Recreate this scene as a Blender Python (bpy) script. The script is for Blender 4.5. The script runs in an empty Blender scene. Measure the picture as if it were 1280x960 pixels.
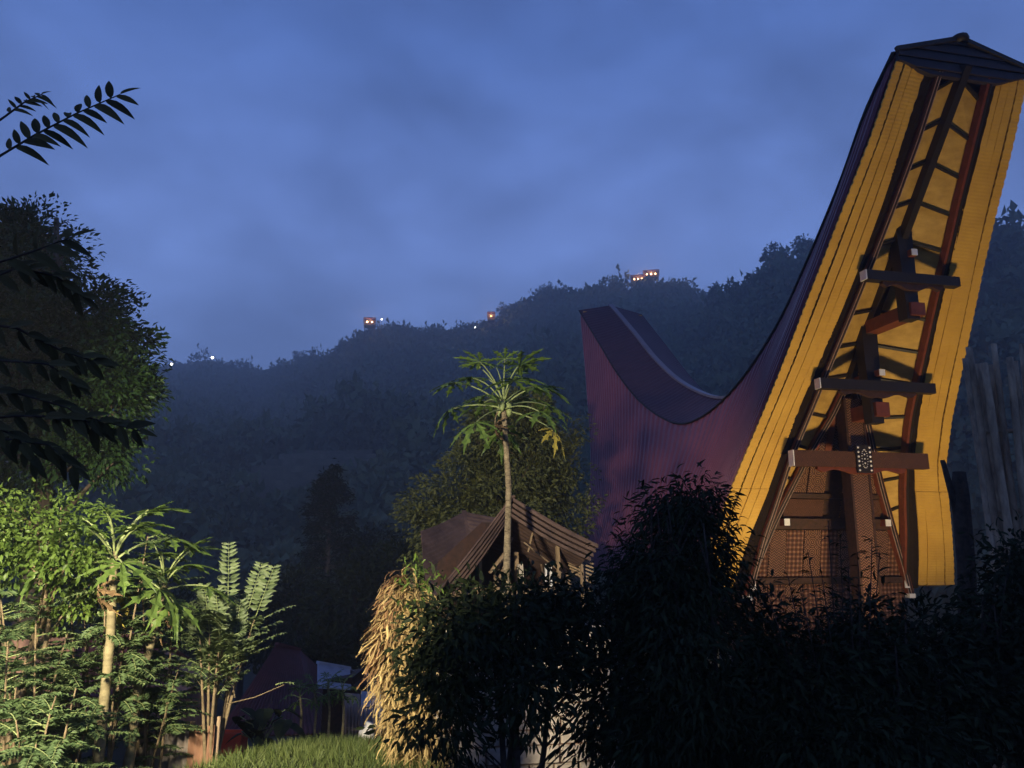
import bpy, math, random
import numpy as np
from mathutils import Vector, Matrix, noise

# ------------------------------------------------------------------ scene, camera, sky, sun, exposure
sc = bpy.context.scene
COL = sc.collection
R = math.radians
PITCH = R(12.0)
FPX = 960.0                                   # focal length in pixels of a 1280 x 960 frame
cam_d = bpy.data.cameras.new('camera')
cam_d.sensor_width = 36.0
cam_d.lens = 36.0 * FPX / 1280.0
cam_d.clip_start = 0.05
cam_d.clip_end = 5000
cam = bpy.data.objects.new('camera', cam_d)
cam.location = (0, 0, 0)                      # eye level is z = 0; the ground lies below it
cam.rotation_euler = (R(90) + PITCH, 0, 0)
COL.objects.link(cam)
sc.camera = cam

SUN_EL, SUN_ROT = R(1.0), R(200)
world = bpy.data.worlds.new('World')
sc.world = world
world.use_nodes = True
wn = world.node_tree
wn.nodes.clear()
def wnode(t, **kw):
    n = wn.nodes.new(t)
    for k, v in kw.items(): setattr(n, k, v)
    return n
w_out = wnode('ShaderNodeOutputWorld')
w_bg = wnode('ShaderNodeBackground')
w_tc = wnode('ShaderNodeTexCoord')
w_sep = wnode('ShaderNodeSeparateXYZ')
w_ramp = wnode('ShaderNodeValToRGB')          # dusk blue by elevation
w_sky = wnode('ShaderNodeTexSky', sky_type='NISHITA', sun_disc=False)
w_sky.sun_elevation, w_sky.sun_rotation = SUN_EL, SUN_ROT
w_map = wnode('ShaderNodeMapping')
w_map.inputs['Scale'].default_value = (1.0, 1.0, 1.7)
w_map.inputs['Rotation'].default_value = (0.0, R(18), 0.4)
w_n1 = wnode('ShaderNodeTexNoise'); w_n1.inputs['Scale'].default_value = 2.7
w_n1.inputs['Detail'].default_value = 4.0; w_n1.inputs['Roughness'].default_value = 0.48
w_n1.inputs['Distortion'].default_value = 0.35
w_n2 = wnode('ShaderNodeTexNoise'); w_n2.inputs['Scale'].default_value = 7.0
w_n2.inputs['Detail'].default_value = 3.0
w_r1 = wnode('ShaderNodeMapRange'); w_r1.inputs[1].default_value = 0.33; w_r1.inputs[2].default_value = 0.68
w_r1.inputs[3].default_value = 0.70; w_r1.inputs[4].default_value = 1.26
w_r2 = wnode('ShaderNodeMapRange'); w_r2.inputs[1].default_value = 0.3; w_r2.inputs[2].default_value = 0.75
w_r2.inputs[3].default_value = 0.90; w_r2.inputs[4].default_value = 1.16
w_mul = wnode('ShaderNodeMath', operation='MULTIPLY')
w_vm = wnode('ShaderNodeVectorMath', operation='SCALE')
w_sk = wnode('ShaderNodeVectorMath', operation='SCALE'); w_sk.inputs[3].default_value = 0.003
w_add = wnode('ShaderNodeVectorMath', operation='ADD')
el = w_ramp.color_ramp.elements
el[0].position, el[0].color = 0.0, (0.1007, 0.1736, 0.4048, 1)
el[1].position, el[1].color = 1.0, (0.0130, 0.0240, 0.085, 1)
for p, c in ((0.22, (0.1220, 0.1990, 0.455, 1)), (0.40, (0.0980, 0.1620, 0.395, 1)), (0.58, (0.0551, 0.1053, 0.2944, 1)), (0.75, (0.0235, 0.0440, 0.140, 1))):
    e = el.new(p); e.color = c
L = wn.links.new
L(w_tc.outputs['Generated'], w_sep.inputs[0])
L(w_sep.outputs['Z'], w_ramp.inputs['Fac'])
L(w_tc.outputs['Generated'], w_map.inputs['Vector'])
L(w_map.outputs[0], w_n1.inputs['Vector']); L(w_map.outputs[0], w_n2.inputs['Vector'])
L(w_n1.outputs['Fac'], w_r1.inputs[0]); L(w_n2.outputs['Fac'], w_r2.inputs[0])
L(w_r1.outputs[0], w_mul.inputs[0]); L(w_r2.outputs[0], w_mul.inputs[1])
L(w_ramp.outputs['Color'], w_vm.inputs[0]); L(w_mul.outputs[0], w_vm.inputs['Scale'])
L(w_sky.outputs[0], w_sk.inputs[0])
L(w_vm.outputs[0], w_add.inputs[0]); L(w_sk.outputs[0], w_add.inputs[1])
L(w_add.outputs[0], w_bg.inputs['Color'])
w_bg.inputs['Strength'].default_value = 1.78
L(w_bg.outputs[0], w_out.inputs['Surface'])

sun_d = bpy.data.lights.new('sun', 'SUN')     # after sunset: almost nothing left of it
sun_d.energy = 0.015
sun_d.angle = R(20)
sun_d.color = (1.0, 0.85, 0.75)
sun = bpy.data.objects.new('sun', sun_d)
COL.objects.link(sun)
sun.location = (0, -20, 40)
sun.rotation_euler = (R(80), 0, R(20))

vs = sc.view_settings
sc.display_settings.display_device = 'sRGB'
vs.view_transform = 'Standard'
vs.look = 'None'
vs.exposure = 0.0
vs.gamma = 1.0
sc.render.engine = 'CYCLES'
sc.cycles.use_denoising = True
sc.cycles.max_bounces = 6
sc.cycles.diffuse_bounces = 3
sc.cycles.transmission_bounces = 3
sc.cycles.transparent_max_bounces = 6
sc.cycles.volume_bounces = 1
sc.cycles.sample_clamp_indirect = 4.0
sc.cycles.caustics_reflective = False
sc.cycles.caustics_refractive = False

# ------------------------------------------------------------------ pixel -> point helpers
CT, ST = math.cos(PITCH), math.sin(PITCH)
def ray(x, y):
    X = (x - 640) / FPX; Y = (480 - y) / FPX
    return Vector((X, CT - Y * ST, ST + Y * CT))
def px(x, y, Y):                              # the point at forward distance Y seen at pixel (x, y)
    d = ray(x, y)
    return d * (Y / d.y)
def pxz(x, y, z):                             # the point at height z
    d = ray(x, y)
    return d * (z / d.z)

# ------------------------------------------------------------------ object helpers
def tag(o, label=None, cat=None, group=None, kind=None):
    if label: o['label'] = label
    if cat: o['category'] = cat
    if group: o['group'] = group
    if kind: o['kind'] = kind
    return o
def root(name, loc, label, cat, group=None):
    o = bpy.data.objects.new(name, None)
    o.empty_display_size = 0.2
    o.location = loc
    COL.objects.link(o)
    return tag(o, label, cat, group)
def link(name, me, parent=None):
    o = bpy.data.objects.new(name, me)
    COL.objects.link(o)
    if parent is not None:
        o.parent = parent
        if parent.type == 'EMPTY':            # meshes are written in world coordinates
            o.matrix_parent_inverse = Matrix.Translation(parent.location).inverted()
    return o
class MB:
    def __init__(s): s.v = []; s.f = []; s.m = []
    def face(s, pts, mi=0):
        k = len(s.v); s.v += [tuple(p) for p in pts]; s.f.append(tuple(range(k, k + len(pts)))); s.m.append(mi)
    def hexa(s, c, mi=0):                     # 8 corners: bottom ring 0-3, top ring 4-7
        k = len(s.v); s.v += [tuple(p) for p in c]
        for q in ((0, 3, 2, 1), (4, 5, 6, 7), (0, 1, 5, 4), (1, 2, 6, 5), (2, 3, 7, 6), (3, 0, 4, 7)):
            s.f.append(tuple(k + i for i in q)); s.m.append(mi)
    def box(s, c, ax, ay, az, mi=0):          # centre and three half axes
        c, ax, ay, az = Vector(c), Vector(ax), Vector(ay), Vector(az)
        s.hexa([c - ax - ay - az, c + ax - ay - az, c + ax + ay - az, c - ax + ay - az,
                c - ax - ay + az, c + ax - ay + az, c + ax + ay + az, c - ax + ay + az], mi)
    def bar(s, a, b, w, h, up=Vector((0, 0, 1)), mi=0):
        a, b = Vector(a), Vector(b); d = (b - a).normalized()
        sx = d.cross(up)
        if sx.length < 1e-4: sx = d.cross(Vector((1, 0, 0)))
        sx.normalize(); u = sx.cross(d).normalized()
        s.box((a + b) / 2, sx * w / 2, d * (b - a).length / 2, u * h / 2, mi)
    def tube(s, pts, rad, n=6, cap=True, mi=0):
        pts = [Vector(p) for p in pts]; k0 = len(s.v); N = len(pts)
        if not hasattr(rad, '__len__'): rad = [rad] * N
        ref = Vector((0.31, 0.17, 0.93))
        for i, p in enumerate(pts):
            d = (pts[min(i + 1, N - 1)] - pts[max(i - 1, 0)]).normalized()
            sx = d.cross(ref)
            if sx.length < 0.05: sx = d.cross(Vector((1, 0, 0)))
            sx.normalize(); u = sx.cross(d)
            for j in range(n):
                a = 2 * math.pi * j / n
                s.v.append(tuple(p + (sx * math.cos(a) + u * math.sin(a)) * rad[i]))
        for i in range(N - 1):
            for j in range(n):
                s.f.append((k0 + i * n + j, k0 + i * n + (j + 1) % n, k0 + (i + 1) * n + (j + 1) % n, k0 + (i + 1) * n + j)); s.m.append(mi)
        if cap:
            s.f.append(tuple(k0 + j for j in range(n - 1, -1, -1))); s.m.append(mi)
            s.f.append(tuple(k0 + (N - 1) * n + j for j in range(n))); s.m.append(mi)
    def sweep(s, pts, ex, ey, prof, mi=0):    # rectangle swept along pts; ex, ey fixed axes; prof = (x0, x1, y0, y1)
        pts = [Vector(p) for p in pts]; k = len(s.v); x0, x1, y0, y1 = prof
        for p in pts:
            for a, b in ((x0, y0), (x1, y0), (x1, y1), (x0, y1)): s.v.append(tuple(p + ex * a + ey * b))
        N = len(pts)
        for i in range(N - 1):
            for j in range(4):
                s.f.append((k + i * 4 + j, k + i * 4 + (j + 1) % 4, k + i * 4 + 4 + (j + 1) % 4, k + i * 4 + 4 + j)); s.m.append(mi)
        s.f.append((k, k + 3, k + 2, k + 1)); s.m.append(mi)
        e = k + 4 * (N - 1); s.f.append((e, e + 1, e + 2, e + 3)); s.m.append(mi)
    def grid(s, rows, mi=0):                  # rows of points -> quads
        k = len(s.v); n = len(rows[0])
        for r in rows: s.v += [tuple(p) for p in r]
        for i in range(len(rows) - 1):
            for j in range(n - 1):
                a = k + i * n + j; s.f.append((a, a + 1, a + n + 1, a + n)); s.m.append(mi)
    def build(s, name, mats, parent=None, smooth=False):
        me = bpy.data.meshes.new(name)
        me.from_pydata(s.v, [], s.f)
        if not isinstance(mats, (list, tuple)): mats = [mats]
        for m in mats: me.materials.append(m)
        me.polygons.foreach_set('material_index', s.m)
        if smooth: me.polygons.foreach_set('use_smooth', [True] * len(s.f))
        me.update()
        return link(name, me, parent)
def np_mesh(name, V, T, mat, parent=None, rnd=None, smooth=False):
    """triangle mesh from numpy arrays, with an optional per-face colour value 'rnd'"""
    me = bpy.data.meshes.new(name)
    V = np.ascontiguousarray(V, np.float32); T = np.ascontiguousarray(T, np.int32)
    me.vertices.add(len(V)); me.vertices.foreach_set('co', V.ravel())
    me.loops.add(T.size); me.loops.foreach_set('vertex_index', T.ravel())
    me.polygons.add(len(T)); me.polygons.foreach_set('loop_start', np.arange(0, T.size, 3, dtype=np.int32))
    if smooth: me.polygons.foreach_set('use_smooth', np.ones(len(T), bool))
    me.materials.append(mat)
    if rnd is not None:
        a = me.attributes.new('rnd', 'FLOAT', 'FACE'); a.data.foreach_set('value', np.ascontiguousarray(rnd, np.float32))
    me.update(calc_edges=True)
    return link(name, me, parent)

# ------------------------------------------------------------------ materials
def new_mat(name):
    m = bpy.data.materials.new(name); m.use_nodes = True
    nt = m.node_tree; b = nt.nodes['Principled BSDF']
    return m, nt, b
def mat(name, c1, c2=None, scale=6.0, rough=0.75, bump=0.15, spec=0.3, detail=5.0, stretch=(1, 1, 1), metal=0.0, bdist=0.02):
    """noise-mottled principled surface"""
    m, nt, b = new_mat(name)
    if c2 is None: c2 = tuple(x * 0.6 for x in c1)
    tc = nt.nodes.new('ShaderNodeTexCoord'); mp = nt.nodes.new('ShaderNodeMapping'); mp.inputs['Scale'].default_value = stretch
    n = nt.nodes.new('ShaderNodeTexNoise'); n.inputs['Scale'].default_value = scale; n.inputs['Detail'].default_value = detail
    n.inputs['Roughness'].default_value = 0.62
    r = nt.nodes.new('ShaderNodeValToRGB'); r.color_ramp.elements[0].position = 0.3; r.color_ramp.elements[1].position = 0.7
    r.color_ramp.elements[0].color = (*c2, 1); r.color_ramp.elements[1].color = (*c1, 1)
    bp = nt.nodes.new('ShaderNodeBump'); bp.inputs['Strength'].default_value = bump; bp.inputs['Distance'].default_value = bdist
    l = nt.links.new
    l(tc.outputs['Object'], mp.inputs[0]); l(mp.outputs[0], n.inputs['Vector']); l(n.outputs['Fac'], r.inputs[0])
    l(r.outputs[0], b.inputs['Base Color']); l(n.outputs['Fac'], bp.inputs['Height']); l(bp.outputs[0], b.inputs['Normal'])
    b.inputs['Roughness'].default_value = rough; b.inputs['Specular IOR Level'].default_value = spec; b.inputs['Metallic'].default_value = metal
    return m
def leaf_mat(name, dark, light, rough=0.5, transl=0.25, spec=0.3, vein=0.0):
    """leaf colour varied by the per-face value 'rnd' and slow noise, with some light passing through"""
    m, nt, b = new_mat(name)
    at = nt.nodes.new('ShaderNodeAttribute'); at.attribute_name = 'rnd'
    tc = nt.nodes.new('ShaderNodeTexCoord'); n = nt.nodes.new('ShaderNodeTexNoise'); n.inputs['Scale'].default_value = 1.6
    mx = nt.nodes.new('ShaderNodeMath'); mx.operation = 'MULTIPLY_ADD'; mx.inputs[1].default_value = 0.6; 
    mr = nt.nodes.new('ShaderNodeMath'); mr.operation = 'MULTIPLY'; mr.inputs[1].default_value = 0.55
    r = nt.nodes.new('ShaderNodeValToRGB'); r.color_ramp.elements[0].position = 0.1; r.color_ramp.elements[1].position = 0.85
    r.color_ramp.elements[0].color = (*dark, 1); r.color_ramp.elements[1].color = (*light, 1)
    tr = nt.nodes.new('ShaderNodeBsdfTranslucent'); ms = nt.nodes.new('ShaderNodeMixShader'); ms.inputs[0].default_value = transl
    l = nt.links.new
    l(tc.outputs['Object'], n.inputs['Vector']); l(n.outputs['Fac'], mr.inputs[0])
    l(at.outputs['Fac'], mx.inputs[0]); l(mr.outputs[0], mx.inputs[2]); l(mx.outputs[0], r.inputs[0])
    l(r.outputs[0], b.inputs['Base Color']); l(r.outputs[0], tr.inputs['Color'])
    out = nt.nodes['Material Output']
    l(b.outputs[0], ms.inputs[1]); l(tr.outputs[0], ms.inputs[2]); l(ms.outputs[0], out.inputs['Surface'])
    b.inputs['Roughness'].default_value = rough; b.inputs['Specular IOR Level'].default_value = spec
    return m
def emit_mat(name, col, strength):
    m, nt, b = new_mat(name)
    b.inputs['Base Color'].default_value = (*col, 1)
    b.inputs['Emission Color'].default_value = (*col, 1); b.inputs['Emission Strength'].default_value = strength
    return m
def carve_mat(name, kind, base, dark, light, scale, rot=12.0):
    """painted and carved Toraja-style geometric relief: weave, rings, zigzag"""
    m, nt, b = new_mat(name)
    N = nt.nodes.new; l = nt.links.new
    tc = N('ShaderNodeTexCoord'); mp = N('ShaderNodeMapping'); mp.inputs['Rotation'].default_value = (0, 0, R(-rot)); mp.inputs['Scale'].default_value = (scale,) * 3
    l(tc.outputs['Object'], mp.inputs[0])
    sx = N('ShaderNodeSeparateXYZ'); l(mp.outputs[0], sx.inputs[0])
    def M(op, a, bb=None, v=None):
        n = N('ShaderNodeMath'); n.operation = op
        (l(a, n.inputs[0]) if hasattr(a, 'links') else setattr(n.inputs[0], 'default_value', a))
        if bb is not None: (l(bb, n.inputs[1]) if hasattr(bb, 'links') else setattr(n.inputs[1], 'default_value', bb))
        return n.outputs[0]
    X, Z = sx.outputs['X'], sx.outputs['Z']
    if kind == 'weave':
        p, q = M('ADD', X, Z), M('SUBTRACT', X, Z)
        h = M('MULTIPLY', M('SINE', M('MULTIPLY', p, 6.2832)), M('SINE', M('MULTIPLY', q, 6.2832)))
    elif kind == 'rings':
        fx, fz = M('SUBTRACT', M('FRACT', X), 0.5), M('SUBTRACT', M('FRACT', Z), 0.5)
        d = M('SQRT', M('ADD', M('MULTIPLY', fx, fx), M('MULTIPLY', fz, fz)))
        h = M('SINE', M('MULTIPLY', d, 34.0))
    else:
        tri = M('ABSOLUTE', M('SUBTRACT', M('FRACT', X), 0.5))
        h = M('SINE', M('MULTIPLY', M('ADD', Z, M('MULTIPLY', tri, 1.0)), 12.566))
    mr = N('ShaderNodeMapRange'); mr.inputs[1].default_value = -0.7; mr.inputs[2].default_value = 0.7; l(h, mr.inputs[0])
    rp = N('ShaderNodeValToRGB'); e = rp.color_ramp.elements
    e[0].position, e[0].color = 0.25, (*dark, 1); e[1].position, e[1].color = 0.96, (*light, 1)
    k = e.new(0.5); k.color = (*base, 1); k = e.new(0.86); k.color = (*base, 1)
    l(mr.outputs[0], rp.inputs[0])
    ns = N('ShaderNodeTexNoise'); ns.inputs['Scale'].default_value = 9.0; ns.inputs['Detail'].default_value = 4
    l(tc.outputs['Object'], ns.inputs['Vector'])
    nm = N('ShaderNodeMapRange'); nm.inputs[3].default_value = 0.55; nm.inputs[4].default_value = 1.25; l(ns.outputs['Fac'], nm.inputs[0])
    mv = N('ShaderNodeVectorMath'); mv.operation = 'SCALE'; l(rp.outputs[0], mv.inputs[0]); l(nm.outputs[0], mv.inputs['Scale'])
    l(mv.outputs[0], b.inputs['Base Color'])
    bp = N('ShaderNodeBump'); bp.inputs['Strength'].default_value = 0.6; bp.inputs['Distance'].default_value = 0.02
    l(mr.outputs[0], bp.inputs['Height']); l(bp.outputs[0], b.inputs['Normal'])
    b.inputs['Roughness'].default_value = 0.7; b.inputs['Specular IOR Level'].default_value = 0.25
    return m

M = {}
M['ground'] = mat('ground_soil', (0.07, 0.055, 0.035), (0.03, 0.035, 0.018), scale=1.2, rough=0.95, bump=0.5, bdist=0.08)
M['hill'] = mat('hill_soil', (0.035, 0.045, 0.022), (0.02, 0.026, 0.014), scale=0.05, rough=1.0, bump=0.2, spec=0.05)
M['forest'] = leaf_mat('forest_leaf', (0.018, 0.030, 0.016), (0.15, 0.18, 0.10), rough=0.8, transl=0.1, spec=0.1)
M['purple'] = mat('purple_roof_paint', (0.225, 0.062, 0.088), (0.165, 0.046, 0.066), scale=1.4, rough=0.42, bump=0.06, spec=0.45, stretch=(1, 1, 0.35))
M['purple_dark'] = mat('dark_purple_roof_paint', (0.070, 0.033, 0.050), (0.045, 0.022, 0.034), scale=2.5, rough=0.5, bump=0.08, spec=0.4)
M['backing'] = mat('brown_yellow_backing', (0.22, 0.12, 0.025), scale=6, rough=0.8)
M['prow'] = mat('black_purple_board', (0.030, 0.022, 0.032), (0.016, 0.012, 0.018), scale=5, rough=0.6, bump=0.15)
M['stripe'] = mat('faded_stripe_paint', (0.42, 0.30, 0.26), (0.24, 0.15, 0.12), scale=9, rough=0.7, bump=0.1)
M['cap_grey'] = mat('ridge_cap_metal', (0.22, 0.18, 0.21), (0.15, 0.12, 0.14), scale=5, rough=0.4, bump=0.05, spec=0.5)
M['yellow'] = mat('yellow_soffit_paint', (0.60, 0.355, 0.062), (0.47, 0.265, 0.045), scale=1.5, rough=0.6, bump=0.08, spec=0.3, detail=8)
M['yellow_in'] = mat('yellow_ceiling_board', (0.56, 0.36, 0.10), (0.36, 0.22, 0.055), scale=2.6, rough=0.7, bump=0.1, spec=0.2, detail=7, stretch=(1, 1, 2.2))
M['black'] = mat('black_lacquer_and_shade', (0.012, 0.010, 0.009), (0.02, 0.014, 0.011), scale=14, rough=0.55, bump=0.3)  # also stands in for shade on the upper struts and cross beams
M['fringe'] = mat('black_fibre', (0.03, 0.02, 0.014), (0.008, 0.006, 0.005), scale=60, rough=0.95, bump=1.0, spec=0.05)
M['redbrown'] = mat('red_brown_paint', (0.17, 0.042, 0.020), (0.10, 0.026, 0.013), scale=7, rough=0.55, bump=0.12)
M['white'] = mat('white_paint', (0.8, 0.78, 0.74), (0.66, 0.63, 0.58), scale=8, rough=0.6, bump=0.05)
M['dwood'] = mat('dark_carved_wood', (0.062, 0.026, 0.016), (0.022, 0.011, 0.008), scale=11, rough=0.65, bump=0.4)
M['weave'] = carve_mat('carved_weave', 'weave', (0.14, 0.054, 0.032), (0.055, 0.024, 0.016), (0.25, 0.14, 0.09), 4.6)
M['rings'] = carve_mat('carved_rings', 'rings', (0.16, 0.06, 0.034), (0.05, 0.022, 0.014), (0.26, 0.14, 0.09), 4.2)
M['zig'] = carve_mat('carved_zigzag', 'zig', (0.14, 0.054, 0.032), (0.05, 0.022, 0.014), (0.24, 0.13, 0.085), 8.0)
M['beamcarve'] = carve_mat('carved_beam', 'rings', (0.11, 0.036, 0.020), (0.03, 0.012, 0.008), (0.19, 0.09, 0.055), 8.5)
M['conc'] = mat('weathered_concrete', (0.32, 0.29, 0.26), (0.17, 0.15, 0.13), scale=5, rough=0.9, bump=0.4)

# ------------------------------------------------------------------ terrain
RIDGE = [(-300, 480, 420), (0, 470, 470), (130, 462, 500), (200, 458, 500), (265, 450, 480), (330, 466, 440), (365, 452, 400), (420, 434, 370), (462, 410, 350),
         (500, 410, 345), (540, 410, 345), (590, 406, 340), (625, 398, 330), (660, 372, 320), (690, 362, 315), (740, 356, 310),
         (805, 352, 300), (850, 354, 300), (890, 374, 300), (930, 372, 300), (1000, 360, 300), (1280, 330, 300), (1700, 330, 300)]
SPUR = [(830, 480, 210), (880, 392, 215), (905, 376, 210), (930, 356, 205), (970, 330, 200), (1010, 314, 195), (1060, 308, 190), (1130, 300, 185), (1200, 292, 180), (1280, 284, 175), (1500, 270, 170), (1800, 280, 170)]
def prof(tab):
    a, t, r = [], [], []
    for x, y, rr in tab:
        d = ray(x, y); a.append(math.atan2(d.x, d.y)); t.append(d.z / math.hypot(d.x, d.y)); r.append(rr)
    return np.array(a), np.array(t), np.array(r, float)
PR, PS = prof(RIDGE), prof(SPUR)
def sstep(a, b, x):
    t = min(1, max(0, (x - a) / (b - a))); return t * t * (3 - 2 * t)
def near_z(x, y):
    yy = max(y, -30)
    left = np.interp(yy, [-30, 2, 5, 10, 14, 25, 45, 70, 95], [-1.2, -1.65, -1.75, -2.42, -3.2, -5.5, -8.2, -9.6, -9.0])
    right = np.interp(yy, [-30, 2, 4, 7, 10, 20, 45, 70, 95], [-1.2, -1.65, -1.8, -2.9, -4.6, -5.0, -7.0, -8.6, -8.4])
    k = sstep(-0.9, 1.8, x)
    w = sstep(-9, -5.5, x)                     # the bank rises again behind the left garden
    base = left * (1 - k) + right * k
    base -= 0.85 * (1 - sstep(-4.3, -2.9, x)) * sstep(6, 8, y) * (1 - sstep(13, 19, y))
    if y < 30: base += (1 - w) * 0.3 * sstep(2, 8, y) * (1 - sstep(16, 26, y))
    return float(base) + 0.10 * noise.noise(Vector((x * 0.4, y * 0.4, 0))) * sstep(3, 8, math.hypot(x, y))
def hill_z(x, y):
    d = math.hypot(x, y); az = math.atan2(x, y)
    out = -9.0
    for P, tree in ((PR, 7.0), (PS, 6.5)):
        if P is PS and az < P[0][0] - 0.02: continue
        t = np.interp(az, P[0], P[1]); r = np.interp(az, P[0], P[2])
        if abs(az) > 1.0: t = t * (1 - 0.75 * sstep(1.0, 2.2, abs(az)))
        top = t * r - tree
        d0 = 62 if P is PR else 70
        if d <= r:
            k = max(0, (d - d0) / (r - d0)); h = -9 + (top + 9) * (0.72 * k + 0.28 * k * k)
            h += 9.0 * noise.noise(Vector((x * 0.018, y * 0.011, 2.0))) * math.sin(math.pi * min(1, k)) * min(1, k * 3)
            h += 3.0 * noise.noise(Vector((x * 0.05, y * 0.04, 5.0))) * math.sin(math.pi * min(1, k))
        else:
            h = top - 0.35 * (d - r)
        if P is PS:
            h = h if az > P[0][0] else h - 30
        out = max(out, h)
    return out
def ground_z(x, y):
    d = math.hypot(x, y)
    k = sstep(60, 95, d)
    return near_z(x, y) * (1 - k) + hill_z(x, y) * k if k > 0 else near_z(x, y)

def polar(name, radii, nA, m, a0=-math.pi, a1=math.pi):
    mb = MB(); rows = []
    for d in radii:
        rows.append([(d * math.sin(a), d * math.cos(a), ground_z(d * math.sin(a), d * math.cos(a))) for a in np.linspace(a0, a1, nA)])
    mb.grid(rows)
    return tag(mb.build(name, m, smooth=True), kind='structure')
polar('ground', [0.02] + list(np.geomspace(0.8, 75, 70)), 181, M['ground'])
polar('hill', list(np.geomspace(75, 720, 56)), 361, M['hill'])

# ------------------------------------------------------------------ foliage machinery
TM_D = (np.array([(0, 0, 0), (.42, -.5, .13), (1, 0, -.10), (.42, .5, .13)], float), np.array([(0, 1, 2), (0, 2, 3)]))
TM_L = (np.array([(0, 0, 0), (.25, -.40, .07), (.62, -.40, .02), (1, 0, -.22), (.62, .40, .02), (.25, .40, .07), (.3, 0, 0), (.64, 0, -.05)], float),
        np.array([(0, 1, 6), (0, 6, 5), (1, 2, 7), (1, 7, 6), (6, 7, 4), (6, 4, 5), (2, 3, 7), (7, 3, 4)]))
TM_B = (np.array([(0, -.5, 0), (0, .5, 0), (.5, -.38, .16), (.5, .38, .16), (1, 0, .12)], float), np.array([(0, 2, 3), (0, 3, 1), (2, 4, 3)]))
def unit(a): return a / np.maximum(np.linalg.norm(a, axis=-1, keepdims=True), 1e-9)
def leaf_arrays(P, D, Nn, length, width, tm):
    """place template leaves at P along D with rough normal Nn"""
    D = unit(D); S = unit(np.cross(D, Nn)); U = np.cross(S, D)
    tv, tf = tm; k = len(tv); n = len(P)
    length = np.broadcast_to(np.asarray(length, float), (n,)); width = np.broadcast_to(np.asarray(width, float), (n,))
    V = (P[:, None, :] + D[:, None, :] * (tv[None, :, 0:1] * length[:, None, None]) + S[:, None, :] * (tv[None, :, 1:2] * width[:, None, None])
         + U[:, None, :] * (tv[None, :, 2:3] * length[:, None, None]))
    T = tf[None, :, :] + (np.arange(n) * k)[:, None, None]
    return V.reshape(-1, 3), T.reshape(-1, 3), len(tf)
def rand_rnd(rg, n, per): return np.repeat(rg.random(n), per)

# ------------------------------------------------------------------ forest on the hills (one mass)
def forest():
    rg = np.random.default_rng(5)
    Vs, Ts, Rs = [], [], []; off = 0
    def proto(nl, seed, slim):
        r = np.random.default_rng(seed)
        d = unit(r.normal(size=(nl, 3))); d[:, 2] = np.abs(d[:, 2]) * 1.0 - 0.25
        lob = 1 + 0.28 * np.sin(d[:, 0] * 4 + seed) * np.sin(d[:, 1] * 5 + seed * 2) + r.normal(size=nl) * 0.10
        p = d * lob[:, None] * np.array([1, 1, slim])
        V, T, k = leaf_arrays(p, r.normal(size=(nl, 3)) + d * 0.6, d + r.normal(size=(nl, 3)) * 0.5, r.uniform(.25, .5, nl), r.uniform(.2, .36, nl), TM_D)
        return V, T, np.repeat(r.random(nl) * 0.6 + 0.4 * (d[:, 2] + 0.3), k)  # leaves lighter towards the crown top: top light put into the colour
    near = [proto(170, s, sl) for s, sl in ((1, .9), (2, 1.2), (3, .8), (4, 1.6))]
    far = [proto(80, s, sl) for s, sl in ((5, .9), (6, 1.1), (7, .75), (8, 1.5))]
    cnt = 0
    for P in range(26000):
        az = rg.uniform(-0.66, 0.66); d = math.sqrt(rg.uniform(72 ** 2, 520 ** 2))
        rr = np.interp(az, PR[0], PR[2])
        if az > PS[0][3]: rr = np.interp(az, PS[0], PS[2])
        if d > rr + 14: continue
        if d > 200 and rg.random() > 0.75: continue
        x, y = d * math.sin(az), d * math.cos(az)
        # the terraced clearing stays open
        q = (x + 32) / 15, (y - 124) / 20
        if q[0] ** 2 + q[1] ** 2 < 1: continue
        z = hill_z(x, y) if d > 95 else ground_z(x, y)
        lib = near if d < 170 else far
        V, T, r = lib[rg.integers(4)]
        sc_ = rg.uniform(1.8, 4.6) * (1.0 if d > 110 else 0.8)
        if rg.random() < 0.06: sc_ *= 1.25
        a = rg.uniform(0, 6.28); c, s = math.cos(a), math.sin(a)
        W = np.stack([V[:, 0] * c - V[:, 1] * s, V[:, 0] * s + V[:, 1] * c, V[:, 2] * rg.uniform(.85, 1.35)], 1) * sc_ + np.array([x, y, z + sc_ * rg.uniform(.55, 1.1)])
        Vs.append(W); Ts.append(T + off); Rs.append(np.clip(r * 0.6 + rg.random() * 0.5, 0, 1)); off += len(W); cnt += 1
    V = np.concatenate(Vs); T = np.concatenate(Ts)
    print('forest trees', cnt, 'tris', len(T))
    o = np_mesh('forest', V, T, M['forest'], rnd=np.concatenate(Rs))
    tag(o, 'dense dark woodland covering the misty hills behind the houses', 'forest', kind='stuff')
forest()

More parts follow.
